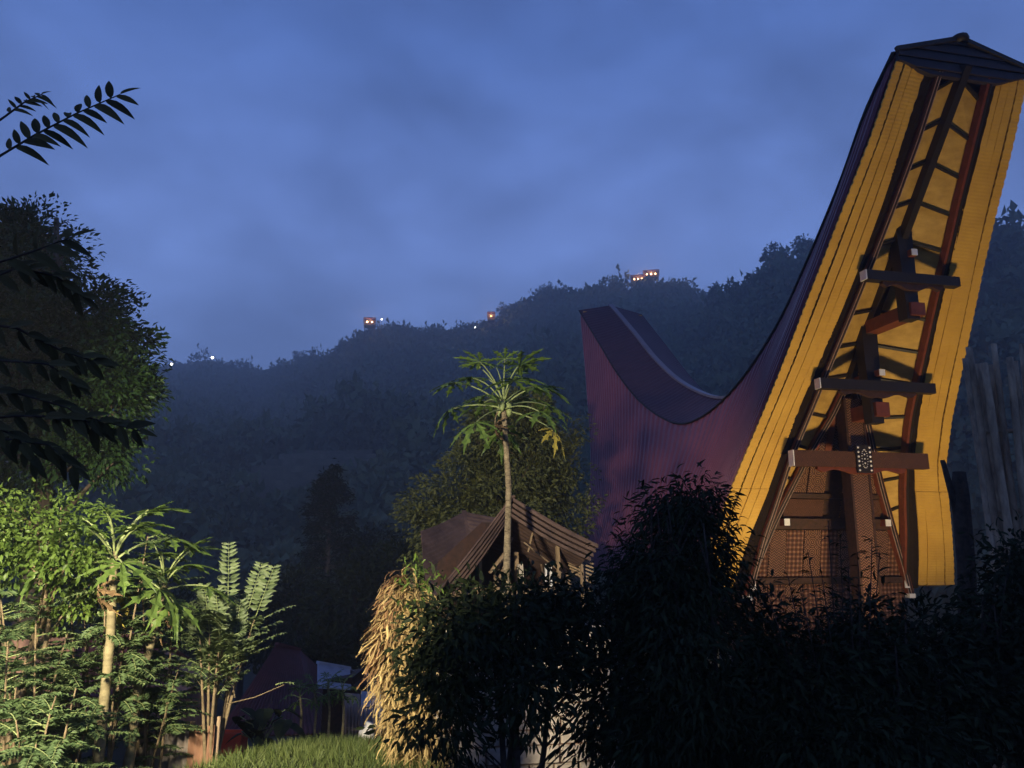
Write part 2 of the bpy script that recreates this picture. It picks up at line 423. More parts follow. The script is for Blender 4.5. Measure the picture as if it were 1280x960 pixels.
# ------------------------------------------------------------------ the big saddle-roofed house
HH = R(12.0)
FRONT = Vector((math.sin(HH), -math.cos(HH), 0)); RIGHT = Vector((math.cos(HH), math.sin(HH), 0)); UP = Vector((0, 0, 1))
F0 = ray(1195, 52) * 15.4
F0 = Vector((F0.x, F0.y, 0))
def H(s, t, z): return F0 + FRONT * s + RIGHT * t + UP * z
HG = -5.0                                     # ground under the house
OUT = np.array([(9.45, .12, 1.42), (9, -.14, 1.50), (8, -.75, 1.62), (7, -1.42, 1.77), (6, -2.08, 1.92), (5, -2.75, 2.09), (4, -3.42, 2.25), (3, -4.08, 2.43), (2, -4.66, 2.66),
                (1.3, -4.96, 2.87), (.8, -5.16, 3.03), (.3, -5.36, 3.18), (-.3, -5.6, 3.34), (-.85, -5.82, 3.46)])
INN = np.array([(9.3, .05, .78), (9, -.14, .80), (8, -.75, .87), (7, -1.42, .95), (6, -2.08, 1.07), (5, -2.75, 1.21), (4, -3.42, 1.36), (3, -4.08, 1.57), (2, -4.66, 1.79),
                (1.3, -4.96, 1.96), (.8, -5.16, 2.11), (.3, -5.36, 2.26), (-.3, -5.6, 2.40), (-1.0, -5.88, 2.52)])
BAR = np.array([(9.2, 0, .54), (8, -.75, .62), (7, -1.42, .72), (6, -2.08, .85), (5, -2.75, 1.0), (4, -3.42, 1.16), (3, -4.08, 1.32), (2, -4.66, 1.54), (1.3, -4.96, 1.67),
                (.8, -5.16, 1.78), (.3, -5.36, 1.90), (-.3, -5.6, 2.0), (-.9, -5.82, 2.10)])
TRI = np.array([(3.75, -4.25, .12), (3, -4.45, .47), (2.5, -4.68, .72), (2, -4.90, .95), (1.5, -5.08, 1.17), (1, -5.25, 1.40), (.5, -5.40, 1.62), (0, -5.52, 1.82), (-.5, -5.63, 2.02), (-1.15, -5.72, 2.2)])
def at(tab, z, col): return float(np.interp(z, tab[::-1, 0], tab[::-1, col]))
def crv(tab, z, sg, ds=0.0, dt=0.0):
    if tab is BAR and sg > 0: dt += .09 * min(1.0, max(0.0, (z - 2.5) / 4.0))
    return H(at(tab, z, 1) + ds, sg * (at(tab, z, 2) + dt), z)

SH = np.array([(.02, 9.44), (-.93, 8.72), (-1.9, 7.67), (-3.24, 6.46), (-4.75, 5.28), (-6.85, 4.24), (-9.0, 3.74), (-10.95, 3.85), (-13.55, 4.92), (-15.85, 6.43), (-18.1, 8.29), (-20.9, 10.62)])
def catmull(P, n):
    P = np.vstack([2 * P[0] - P[1], P, 2 * P[-1] - P[-2]]); out = []
    for i in range(1, len(P) - 2):
        for t in np.linspace(0, 1, n, endpoint=False):
            a, b, c, d = P[i - 1:i + 3]
            out.append(0.5 * ((2 * b) + (-a + c) * t + (2 * a - 5 * b + 4 * c - d) * t * t + (-a + 3 * b - 3 * c + d) * t ** 3))
    out.append(P[-2]); return np.array(out)
SHD = catmull(SH, 24)
_len = np.concatenate([[0], np.cumsum(np.linalg.norm(np.diff(SHD, axis=0), axis=1))]); SHLEN = _len[-1]; _len /= SHLEN
def shoulder(u): return float(np.interp(u, _len, SHD[:, 0])), float(np.interp(u, _len, SHD[:, 1]))
VZ = (9.45 - OUT[:, 0]) / 10.3
GT = (OUT[:, 2] - 1.42) / (3.46 - 1.42); GS = (0.12 - OUT[:, 1]) / (0.12 + 5.82)
def roof_pt(u, v):
    s0, z0 = shoulder(u); e = (-5.82 + u * -9.5, 3.46 - 0.2 * u, -.85 + .38 * u - 0.25 * math.sin(math.pi * u))
    gs = float(np.interp(v, VZ, GS)); gt = float(np.interp(v, VZ, GT))
    return s0 + (e[0] - s0) * gs, 1.42 + (e[1] - 1.42) * gt, z0 + (e[2] - z0) * v
def ridge_dz(u): return 0.32 + 0.50 * math.sin(math.pi * min(1, max(0, u))) ** 0.8 - 0.04 * u

def big_house():
    r = root('saddle_roofed_house', tuple(H(-10, 0, HG)), 'tall carved traditional house with soaring purple saddle roof and yellow lit gable eaves', 'house')
    rg = random.Random(4)
    # side roofs, ribbed from shoulder to eave
    for sg in (-1, 1):
        NR = 60; mb = MB(); rows = []
        vv = np.linspace(0, 1, 19)
        for j in range(NR * 4 + 1):
            u = j / (NR * 4); ph = j % 4
            off = (0.0, 0.0, 0.045, 0.045)[ph] if ph != 0 else 0.0
            row = []
            for v in vv:
                s, t, z = roof_pt(u, v); row.append(H(s, sg * (t + off), z + off * 0.3))
            rows.append(row)
        mb.grid(rows)
        o = mb.build('side_roof', M['purple'], r)
        so = o.modifiers.new('thickness', 'SOLIDIFY'); so.thickness = 0.03; so.offset = -sg if False else 0
        # top slopes, ribbed across the ridge
        mb = MB(); rows = []; NR = 100
        for j in range(NR * 4 + 1):
            u = j / (NR * 4); off = 0.022 if j % 4 in (2, 3) else 0.0
            s0, z0 = shoulder(u); dz = ridge_dz(u)
            row = []
            for k in np.linspace(0, 1.06, 6):
                row.append(H(s0 + 0.03 * (1 - k), sg * 1.42 * k, z0 + 0.05 + dz * (1 - k) ** 1.15 * (1 if k <= 1 else 0) - (k > 1) * 0.04 + off) if k <= 1 else H(s0, sg * 1.50, z0 + 0.015 + off))
            rows.append(row)
        mb.grid(rows)
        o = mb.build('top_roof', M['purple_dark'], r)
        so = o.modifiers.new('thickness', 'SOLIDIFY'); so.thickness = 0.025; so.offset = 0
        # dark edge trim on the shoulder
        mb = MB(); mb.tube([H(shoulder(u)[0], sg * 1.51, shoulder(u)[1]) for u in np.linspace(0, 1, 70)], 0.035, 6)
        mb.build('edge_trim', M['black'], r, True)
        # eave trim
        mb = MB(); mb.tube([H(roof_pt(u, 1)[0], sg * roof_pt(u, 1)[1], roof_pt(u, 1)[2]) for u in np.linspace(0.01, .99, 20)], 0.04, 6)
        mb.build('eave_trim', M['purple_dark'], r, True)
    mb = MB()
    pts = [H(shoulder(u)[0] + 0.03, 0, shoulder(u)[1] + ridge_dz(u) + 0.09) for u in np.linspace(0, 1, 90)]
    mb.sweep(pts, RIGHT, UP, (-0.11, 0.11, -0.05, 0.03))
    mb.build('ridge_cap', M['cap_grey'], r)
    # dark boards closing the prow under the ridge
    s0, z0 = shoulder(0)
    def halfw(z):
        if z > 9.48: return max(0.02, 1.46 * (9.89 - z) / .41)
        if z > 9.24: return 1.46
        return 1.46 - 0.75 * (9.24 - z) / .22
    zz = np.linspace(9.03, 9.86, 9)
    for i in range(8):
        a, b = zz[i] + .006, zz[i + 1] - .006; ha, hb = halfw(a), halfw(b); mb = MB()
        sa, sb = .06 + .035 * (i % 2), .06 + .035 * (i % 2)
        mb.hexa([H(sa - .08, -ha, a), H(sa - .08, ha, a), H(sa + .02, ha, a), H(sa + .02, -ha, a), H(sb - .08, -hb, b), H(sb - .08, hb, b), H(sb + .02, hb, b), H(sb + .02, -hb, b)])
        mb.build('prow_board', M['prow'], r)
    for sg in (-1, 1):
        mb = MB(); mb.bar(H(.1, sg * 1.5, 9.46), H(.12, 0, 9.90), 0.08, 0.09); mb.build('prow_trim', M['black'], r)
    mb = MB(); mb.tube([H(.1, 0, 9.82), H(.1, 0, 9.90), H(.1, 0, 9.95), H(.1, 0, 9.98)], [.14, .17, .15, .05], 10); mb.build('finial', M['black'], r, True)
    # yellow soffit strips of the front verge
    for sg in (-1, 1):
        for k in range(4):
            f0, f1 = k / 4 + .006, (k + 1) / 4 - .006
            for (za, zb) in ((9.22, 1.335), (1.325, -.92)):
                n = int((za - zb) / 0.031); rows = []
                for i in range(n + 1):
                    z = za + (zb - za) * i / n
                    ti, to = at(INN, z, 2), at(OUT, z, 2); s = at(OUT, z, 1)
                    wob = .005 if i % 2 else 0.0
                    if k == 3: to += .03 + (.014 if i % 5 < 3 else 0.0)
                    bulge = 0.02 * math.sin(z * 1.3 + k) + (0.0 if za > 2 else 0.02)
                    rows.append([H(s + wob + bulge + .04, sg * (ti + (to - ti) * f0), z), H(s + wob + bulge + .045 + 0.012 * (k % 2), sg * (ti + (to - ti) * f1), z)])
                mb = MB(); mb.grid(rows)
                o = mb.build('soffit_strip', M['yellow'], r)
                so = o.modifiers.new('thickness', 'SOLIDIFY'); so.thickness = 0.03; so.offset = 0
        zs = np.linspace(9.15, -.95, 40)
        mb = MB()                             # backing board behind the strips
        mb.grid([[crv(INN, z, sg, -.02), crv(OUT, z, sg, -.02)] for z in zs]); mb.build('verge_backing', M['backing'], r)
        mb = MB(); n = 160                   # black fibre fringe
        rows = []
        for i in range(n + 1):
            z = 9.15 + (-1.0 - 9.15) * i / n; j = .03 * rg.random()
            rows.append([crv(BAR, z, sg, .02, .05), crv(BAR, z, sg, .07 + .02 * rg.random(), .05 + .5 * (at(INN, z, 2) - at(BAR, z, 2))), crv(INN, z, sg, .05, .01 + j)])
        mb.grid(rows); mb.build('fringe', M['fringe'], r)
        # striped barge board
        zs = np.linspace(9.12, -.88, 46); P = [crv(BAR, z, sg) for z in zs]
        e = RIGHT * sg
        mb = MB(); mb.sweep(P, e, FRONT, (-.07, .06, -.05, .13)); bo = mb.build('barge_board', M['redbrown'], r)
        for a, b, mm in (((-.066, -.054, 'stripe'), (-.045, -.010, 'black'), (.000, .012, 'stripe'), (.028, .056, 'black')) if sg < 0 else ((-.068, -.03, 'redbrown'), (.0, .056, 'black'))):
            mb = MB(); mb.sweep(P, e, FRONT, (a, b, .126, .140)); mb.build('painted_stripe', M[mm], bo)
    # ceiling boards and rafters inside the prow
    NB = 13
    zb_r = np.linspace(8.86, 3.72, 9); zb_t = np.linspace(3.72, -.35, 7)[1:]
    st = [(z, None) for z in zb_r] + [(z, k / 6) for z, k in zip(zb_t, range(1, 7))]
    def beam_pt(z): return (-.01 + (z - 9.21) / 1.222, z)   # ridge beam line
    for sg in (-1, 1):
        prs = []
        for z, k in st:
            b = crv(BAR, z, sg, -.08, .0)
            if k is None:
                s, zz_ = beam_pt(z + .30); a = H(s - .03, sg * .04, zz_)
            else:
                zt = 3.75 + (-.55 - 3.75) * k; a = crv(TRI, zt, sg, -.12, .05)
            prs.append((a, b))
        for i in range(len(prs) - 1):
            (a0, b0), (a1, b1) = prs[i], prs[i + 1]
            n = ((b0 - a0).cross(a1 - a0)).normalized(); n = n if n.y > 0 else -n
            g = 0.012; mb = MB()
            q = [a0.lerp(a1, g), b0.lerp(b1, g), b0.lerp(b1, 1 - g), a0.lerp(a1, 1 - g)]
            mb.hexa([p for p in q] + [p + n * .03 for p in q]); mb.build('ceiling_board', M['yellow_in'], r)
        for i, (a, b) in enumerate(prs):
            n = (FRONT * .8 - UP * .6); mb = MB()
            mb.bar(a + n * .03, b + n * .03, .06, .06, up=n); mb.build('rafter', M['black'], r)
    s1, s2 = beam_pt(9.3), beam_pt(3.6)
    mb = MB(); mb.sweep([H(s1[0] + .06, 0, s1[1]), H(s2[0] + .06, 0, s2[1])], RIGHT, (FRONT * .78 - UP * .62), (-.075, .075, -.05, .14)); mb.build('ridge_beam', M['black'], r)
    # stepped struts, tie beams and carved cross beams on the centre line
    def bx(name, s0, s1, t0, t1, z0, z1, m, par=r):
        mb = MB(); mb.hexa([H(s0, t0, z0), H(s0, t1, z0), H(s1, t1, z0), H(s1, t0, z0), H(s0, t0, z1), H(s0, t1, z1), H(s1, t1, z1), H(s1, t0, z1)])
        return mb.build(name, m, par)
    bx('front_post', -4.56, -4.22, -.21, .21, HG, 3.42, M['zig'])
    for t in (-.235, .235): bx('post_edge', -4.53, -4.2, t - .028, t + .028, HG, 3.4, M['dwood'])
    def strut(s, w0, w1, z0, z1, m):
        mb = MB(); mb.hexa([H(s - .14, -w0, z0), H(s - .14, w0, z0), H(s + .14, w0, z0), H(s + .14, -w0, z0), H(s - .14, -w1, z1), H(s - .14, w1, z1), H(s + .14, w1, z1), H(s + .14, -w1, z1)])
        return mb.build('strut', m, r)
    strut(-3.55, .15, .20, 2.72, 4.95, M['black']); strut(-2.12, .15, .19, 4.72, 6.95, M['black'])  # black colour stands in for the unlit faces of these struts
    strut(-3.55, .10, .05, 4.94, 5.2, M['dwood'])
    for s0, s1, zc, w, h in ((-5.0, -3.32, 3.02, .17, .16), (-3.6, -1.92, 4.93, .17, .14), (-4.4, -1.86, 6.17, .07, .07), (-4.6, -3.24, 3.84, .07, .07)):
        o = bx('tie_beam', s0, s1, -w + .08, w + .08, zc - h, zc + h, M['redbrown'])
        if w < .1: bx('painted_end', s1 + .003, s1 + .022, -w + .08, w + .08, zc - h, zc + h, M['white'], o)
    for s, hw, zc, h, m in ((-4.16, 1.74, 1.97, .18, 'beamcarve'), (-3.36, 1.46, 3.54, .115, 'black'), (-1.94, 1.13, 5.58, .105, 'black')):  # upper two are black to paint in their unlit fronts
        o = bx('cross_beam', s - .1, s + .1, -hw, hw, zc - h, zc + h, M[m])
        for sg in (-1, 1):
            a, b = sorted((sg * (hw + .003), sg * (hw + .028)))
            if sg < 0: bx('painted_end', s - .1, s + .1, a, b, zc - h, zc + h, M['white'], o)
        # scrolled bracket board below the beam
        mb = MB(); n = 16; top = []; bot = []
        for i in range(n + 1):
            t = -hw * .66 + 2 * hw * .66 * i / n; e = abs(t) / (hw * .66)
            d = .03 + .11 * (1 - e) + .05 * math.exp(-((e - .86) / .10) ** 2) + .03 * math.sin(e * 9)
            top.append((t, zc - h + .001)); bot.append((t, zc - h - d))
        for i in range(n):
            (t0, z0), (t1, z1), (t2, z2), (t3, z3) = bot[i], bot[i + 1], top[i + 1], top[i]
            mb.hexa([H(s - .05, t0, z0), H(s - .05, t1, z1), H(s + .05, t1, z1), H(s + .05, t0, z0), H(s - .05, t3, z3), H(s - .05, t2, z2), H(s + .05, t2, z2), H(s + .05, t3, z3)])
        mb.build('bracket_board', M['redbrown' if m == 'beamcarve' else 'dwood'], o)
    # plaque with white studs where the lowest cross beam passes the post
    pl = bx('plaque', -4.05, -4.0, -.20, .20, 1.66, 2.30, M['black'])
    mb = MB()
    for t in (-.15, .15):
        for z in np.linspace(1.72, 2.24, 6):
            c = H(-3.995, t, z); mb.tube([c, c + FRONT * .02], [.028, .014], 8)
    for a in np.linspace(0, 2 * math.pi, 20, endpoint=False):
        c = H(-3.995, .075 * math.cos(a), 1.98 + .21 * math.sin(a)); mb.tube([c, c + FRONT * .015], [.012, .008], 6)
    for z in (1.88, 1.98, 2.08): mb.tube([H(-3.995, 0, z), H(-3.98, 0, z)], [.02, .012], 8)
    mb.build('white_studs', M['white'], pl)['kind'] = 'stuff'
    # gable wall: triangle boards, panels, rails
    zs = np.linspace(3.75, -1.12, 30)
    for sg in (-1, 1):
        e = RIGHT * sg; P = [crv(TRI, z, sg) for z in zs]
        mb = MB(); mb.sweep(P, e, FRONT, (-.08, .08, -.10, .05)); bo = mb.build('gable_board', M['redbrown'], r)
        for a, b, mm in ((-.076, -.064, 'stripe'), (-.055, -.012, 'black'), (-.004, .008, 'stripe'), (.022, .06, 'black')):
            mb = MB(); mb.sweep(P, e, FRONT, (a, b, .045, .060)); mb.build('painted_stripe', M[mm], bo)
        mb = MB(); c = crv(TRI, -1.17, sg); mb.box(c, e * .085, FRONT * .08, UP * .05); mb.build('painted_end', M['white'], bo)
    def ws(z): return at(TRI, max(z, -1.1), 1) - .16 if z > -1.1 else at(TRI, -1.1, 1) - .16
    def wt(z): return at(TRI, z, 2) if z > -1.15 else 2.2
    def panel(name, t0, t1, z0, z1, m, d=.04, clip=True, ds=0.0):
        def ct(t, z): w = max(wt(z) - .06, .01); return max(-w, min(w, t)) if clip else t
        mb = MB(); c = []
        for (z) in (z0, z1):
            for dd, tt in ((0, t0), (0, t1), (d, t1), (d, t0)): c.append(H(ws(z) + dd + ds, ct(tt, z), z))
        if abs((c[1] - c[0]).length) + abs((c[5] - c[4]).length) < .06: return None
        mb.hexa(c); return mb.build(name, m, r)
    mb = MB(); zz2 = np.linspace(3.6, -3.0, 24); mb.grid([[H(ws(z) - .02, -wt(z) + .05, z), H(ws(z) - .02, wt(z) - .05, z)] for z in zz2]); mb.build('gable_backing', M['dwood'], r)
    for t in np.arange(-1.0, 1.0, .2): panel('gable_plank', t + .008, t + .192, 2.12, 3.05, M['zig'] if int(t * 10) % 4 else M['redbrown'], .04)
    for t in np.arange(-.5, .5, .2): panel('gable_plank', t + .008, t + .192, 3.08, 3.55, M['redbrown'], .04)
    panel('rail', -2, 2, 1.92, 2.10, M['dwood'], .12)
    for a, b in ((-1.2, -.74), (-.72, -.24), (.24, .72), (.74, 1.2)): panel('carved_panel', a + .012, b - .012, 1.28, 1.88, M['rings'], .05)
    panel('rail', -2, 2, 1.15, 1.26, M['dwood'], .10)
    for a, b in ((-1.5, -.24), (.24, 1.5)): panel('carved_panel', a, b, .70, 1.13, M['beamcarve'], .05)
    bm = panel('rail', -2, 2, .42, .67, M['dwood'], .16)
    for sg in (-1, 1):
        s = ws(.72); bx('beam_end', s - .2, s + .30, sg * 1.36 - .07, sg * 1.36 + .07, .50, .66, M['redbrown']); bx('painted_end', s + .303, s + .325, sg * 1.36 - .07, sg * 1.36 + .07, .50, .66, M['white'], bm)
    mats = ['weave', 'zig', 'weave', 'rings', 'weave', 'rings', 'weave', 'zig', 'weave', 'zig']
    ts = np.linspace(-2.1, 2.1, 10)
    for i in range(9): panel('carved_panel', ts[i] + .012, ts[i + 1] - .012, -.70, .40, M[mats[i]], .05 + .012 * (i % 2))
    panel('rail', -2.2, 2.2, -.86, -.72, M['dwood'], .14)
    for i in range(9): panel('carved_panel', ts[i] + .012, ts[i + 1] - .012, -2.1, -.88, M[mats[(i + 1) % 9]], .05 + .012 * (i % 2))
    b2 = panel('rail', -2.4, 2.4, -2.35, -2.12, M['dwood'], .2, clip=False)
    for sg in (-1, 1): bx('painted_end', ws(-.8) + .17, ws(-.8) + .20, sg * 2.08 - .06, sg * 2.08 + .06, -.98, -.74, M['white'], b2)
    # body side and back walls, floor, stilts
    for sg in (-1, 1):
        for i in range(8):
            s0 = -5.95 - i * 1.15; a, b = sorted((sg * 2.12, sg * 2.2)); bx('side_panel', s0 - 1.13, s0, a, b, -2.1, .9, M['weave' if i % 2 else 'zig'])
    bx('back_wall', -15.2, -15.1, -2.1, 2.1, -2.1, 3.4, M['dwood'])
    bx('floor', -15.3, -5.75, -2.25, 2.25, -2.5, -2.3, M['dwood'])
    for s in (-6.0, -8.3, -10.6, -12.9, -15.0):
        for t in (-1.9, 0, 1.9):
            mb = MB(); mb.tube([H(s, t, HG - .3), H(s, t, -2.4)], [.17, .16], 10); mb.build('stilt', M['conc'] if t else M['dwood'], r, True)
    for sg in (-1, 1): bx('back_verge', -20.7, -20.6, min(sg * .9, sg * 1.4), max(sg * .9, sg * 1.4), 9.6, 10.5, M['yellow'])
    return r
big_house()

# ------------------------------------------------------------------ flood lamps that light the place (their fixtures are modelled, both out of the picture)
M['lampcase'] = mat('grey_lamp_casing', (0.12, 0.12, 0.13), scale=9, rough=0.5, bump=0.05)
M['lampglass'] = emit_mat('lamp_glass', (1.0, 0.82, 0.55), 6.0)
def flood(name, label, base, head, aim, power, col, spot, blend=0.6, size=0.25):
    r = root(name, base, label, 'lamp')
    base, head, aim = Vector(base), Vector(head), Vector(aim); d = (aim - head).normalized()
    mb = MB(); mb.tube([base - UP * .2, head - d * .12], [.05, .035], 8); mb.build('pole', M['lampcase'], r, True)
    sx = d.cross(UP).normalized(); u = sx.cross(d)
    mb = MB(); mb.box(head - d * .10, sx * .2, u * .14, d * .07); mb.build('lamp_housing', M['lampcase'], r)
    mb = MB(); mb.box(head - d * .02, sx * .17, u * .11, d * .006); mb.build('lamp_glass', M['lampglass'], r)
    ld = bpy.data.lights.new('lamp_light', 'SPOT'); ld.energy = power; ld.color = col; ld.spot_size = spot; ld.spot_blend = blend; ld.shadow_soft_size = size
    o = bpy.data.objects.new('lamp_light', ld); COL.objects.link(o); o.parent = r; o.matrix_parent_inverse = Matrix.Translation(r.location).inverted()
    o.location = head + d * .02; o.rotation_euler = d.to_track_quat('-Z', 'Y').to_euler()
    return r
hb = H(1.3, -1.3, 0); hz = ground_z(hb.x, hb.y)
flood('flood_lamp', 'small grey flood lamp on the ground aimed up at the carved gable', (hb.x, hb.y, hz), (hb.x, hb.y, hz + .5), tuple(H(-2.6, 0.2, 3.0)), 2800, (1.0, 0.74, 0.36), R(95), 0.7, 0.55)
gx, gy = -4.3, 1.3
flood('yard_lamp', 'pole mounted yard lamp shining on the garden, barn and creeper stump', (gx, gy, ground_z(gx, gy)), (gx, gy, 1.5), (-3.1, 11.0, 0.1), 9000, (1.0, 0.87, 0.62), R(59), 0.5, 0.38)

# ------------------------------------------------------------------ plant materials
M['bark'] = mat('grey_brown_bark', (0.16, 0.12, 0.085), (0.06, 0.045, 0.032), scale=16, rough=0.9, bump=0.6, stretch=(1, 1, .35))
M['bark_dark'] = mat('dark_bark', (0.075, 0.06, 0.046), (0.025, 0.02, 0.016), scale=14, rough=0.95, bump=0.6)
M['papbark_dk'] = mat('mottled_papaya_bark', (0.36, 0.29, 0.18), (0.06, 0.043, 0.027), scale=24, rough=0.85, bump=0.5, stretch=(.6, .6, 1.3))
M['papbark'] = mat('papaya_bark', (0.32, 0.27, 0.145), (0.13, 0.105, 0.055), scale=11, rough=0.85, bump=0.5, stretch=(.5, .5, 1.6))
M['greenstem'] = mat('pale_green_stem', (0.30, 0.36, 0.15), (0.18, 0.22, 0.08), scale=12, rough=0.6, bump=0.1)
M['tanstem'] = mat('tan_stem', (0.27, 0.20, 0.115), (0.13, 0.10, 0.055), scale=20, rough=0.8, bump=0.3)
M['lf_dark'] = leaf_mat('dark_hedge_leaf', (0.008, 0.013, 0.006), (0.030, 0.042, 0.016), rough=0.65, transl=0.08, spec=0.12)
M['lf_tree'] = leaf_mat('garden_tree_leaf', (0.045, 0.062, 0.020), (0.19, 0.20, 0.065), rough=0.5, transl=0.2)
M['lf_left'] = leaf_mat('left_tree_leaf', (0.012, 0.032, 0.009), (0.044, 0.098, 0.024), rough=0.5, transl=0.2)
M['lf_bright'] = leaf_mat('bright_green_leaf', (0.035, 0.075, 0.014), (0.13, 0.20, 0.036), rough=0.45, transl=0.3)
M['lf_fern'] = leaf_mat('feathery_leaf', (0.045, 0.085, 0.032), (0.13, 0.19, 0.075), rough=0.5, transl=0.25)
M['lf_sap'] = leaf_mat('sapling_leaflet', (0.07, 0.11, 0.045), (0.17, 0.22, 0.095), rough=0.5, transl=0.25)
M['lf_pap'] = leaf_mat('papaya_leaf', (0.055, 0.10, 0.022), (0.13, 0.20, 0.042), rough=0.45, transl=0.3)
M['lf_papy'] = leaf_mat('yellowing_papaya_leaf', (0.30, 0.26, 0.05), (0.42, 0.34, 0.07), rough=0.6, transl=0.25)
M['lf_dead'] = leaf_mat('withered_leaf', (0.10, 0.06, 0.03), (0.2, 0.13, 0.06), rough=0.9, transl=0.1)
M['lf_near'] = leaf_mat('near_twig_leaf', (0.035, 0.034, 0.014), (0.095, 0.085, 0.035), rough=0.65, transl=0.08, spec=0.12)
M['straw'] = leaf_mat('dry_straw', (0.16, 0.105, 0.045), (0.48, 0.36, 0.16), rough=0.85, transl=0.15, spec=0.1)
M['straw_dk'] = leaf_mat('brown_dry_vine', (0.11, 0.06, 0.03), (0.24, 0.14, 0.07), rough=0.9, transl=0.1, spec=0.1)
M['grass'] = leaf_mat('grass_blade', (0.03, 0.06, 0.012), (0.14, 0.175, 0.05), rough=0.6, transl=0.25)
M['plank'] = mat('weathered_plank', (0.40, 0.29, 0.18), (0.19, 0.13, 0.08), scale=10, rough=0.85, bump=0.4, stretch=(1, 1, .2))
M['bamboo'] = mat('grey_dry_bamboo', (0.52, 0.40, 0.27), (0.15, 0.11, 0.075), scale=9, rough=0.75, bump=0.3, stretch=(1, 1, .3))
M['rust'] = mat('rusty_brown_sheet', (0.135, 0.084, 0.068), (0.052, 0.032, 0.028), scale=2.6, rough=0.75, bump=0.15, detail=8)
M['rust_or'] = mat('orange_rust_sheet', (0.27, 0.145, 0.085), (0.17, 0.085, 0.05), scale=5, rough=0.75, bump=0.15)
M['zinc'] = mat('dull_zinc_sheet', (0.40, 0.36, 0.31), (0.25, 0.2, 0.16), scale=4, rough=0.55, bump=0.1)
M['maroon'] = mat('maroon_roof_sheet', (0.13, 0.042, 0.052), (0.075, 0.027, 0.034), scale=3, rough=0.6, bump=0.15)
M['bluezinc'] = mat('pale_blue_sheet', (0.52, 0.56, 0.66), (0.36, 0.4, 0.5), scale=4, rough=0.5, bump=0.1)
M['pinkpl'] = mat('faded_pink_sheet', (0.50, 0.36, 0.31), (0.32, 0.22, 0.19), scale=5, rough=0.7, bump=0.15)
M['clay'] = mat('reddish_clay', (0.40, 0.25, 0.19), (0.22, 0.12, 0.09), scale=4, rough=0.9, bump=0.4)
M['stonew'] = mat('pale_lime_stone', (0.66, 0.58, 0.49), (0.40, 0.34, 0.28), scale=6, rough=0.9, bump=0.5)
M['redpl'] = mat('orange_red_plastic', (0.62, 0.075, 0.03), (0.48, 0.05, 0.02), scale=5, rough=0.4, bump=0.03)

# ------------------------------------------------------------------ plant builders
def ell(x, y, Y, rx, ry, k=1.0):
    """ellipsoid seen round pixel (x, y) with pixel radii rx, ry at distance Y"""
    c = px(x, y, Y); d = Y / FPX
    return (c.x, c.y, c.z, rx * d, rx * d * k, ry * d)
def bez(a, b, c, n):
    return [a.lerp(b, t).lerp(b.lerp(c, t), t) for t in np.linspace(0, 1, n)]
def crown_leaves(rg, crowns, ncl, nlf, rc, droop, shell=0.45, ground_cut=None):
    vol = np.array([(c[3] * c[4] * c[5]) ** (2 / 3) for c in crowns]); pick = rg.choice(len(crowns), ncl, p=vol / vol.sum())
    C = np.array(crowns)[pick]
    d = unit(rg.normal(size=(ncl, 3))); rad = rg.random(ncl) ** shell
    lump = 1 + .16 * np.sin(d[:, 0] * 5 + pick) * np.cos(d[:, 2] * 6 + pick * 2)
    cen = C[:, :3] + d * (rad * lump)[:, None] * C[:, 3:6]
    idx = rg.integers(0, ncl, nlf)
    size = rc * rg.uniform(.55, 1.35, ncl)
    off = unit(rg.normal(size=(nlf, 3))) * (1.9 * rg.random(nlf) ** .42 * size[idx])[:, None] * np.array([1, 1, .8])
    P = cen[idx] + off
    D = d[idx] * .7 + unit(off) * .6 + rg.normal(size=(nlf, 3)) * .45; D[:, 2] -= droop
    N = rg.normal(size=(nlf, 3)) * .55 + d[idx] * .3; N[:, 2] += .75
    return cen, d, P, D, N, idx
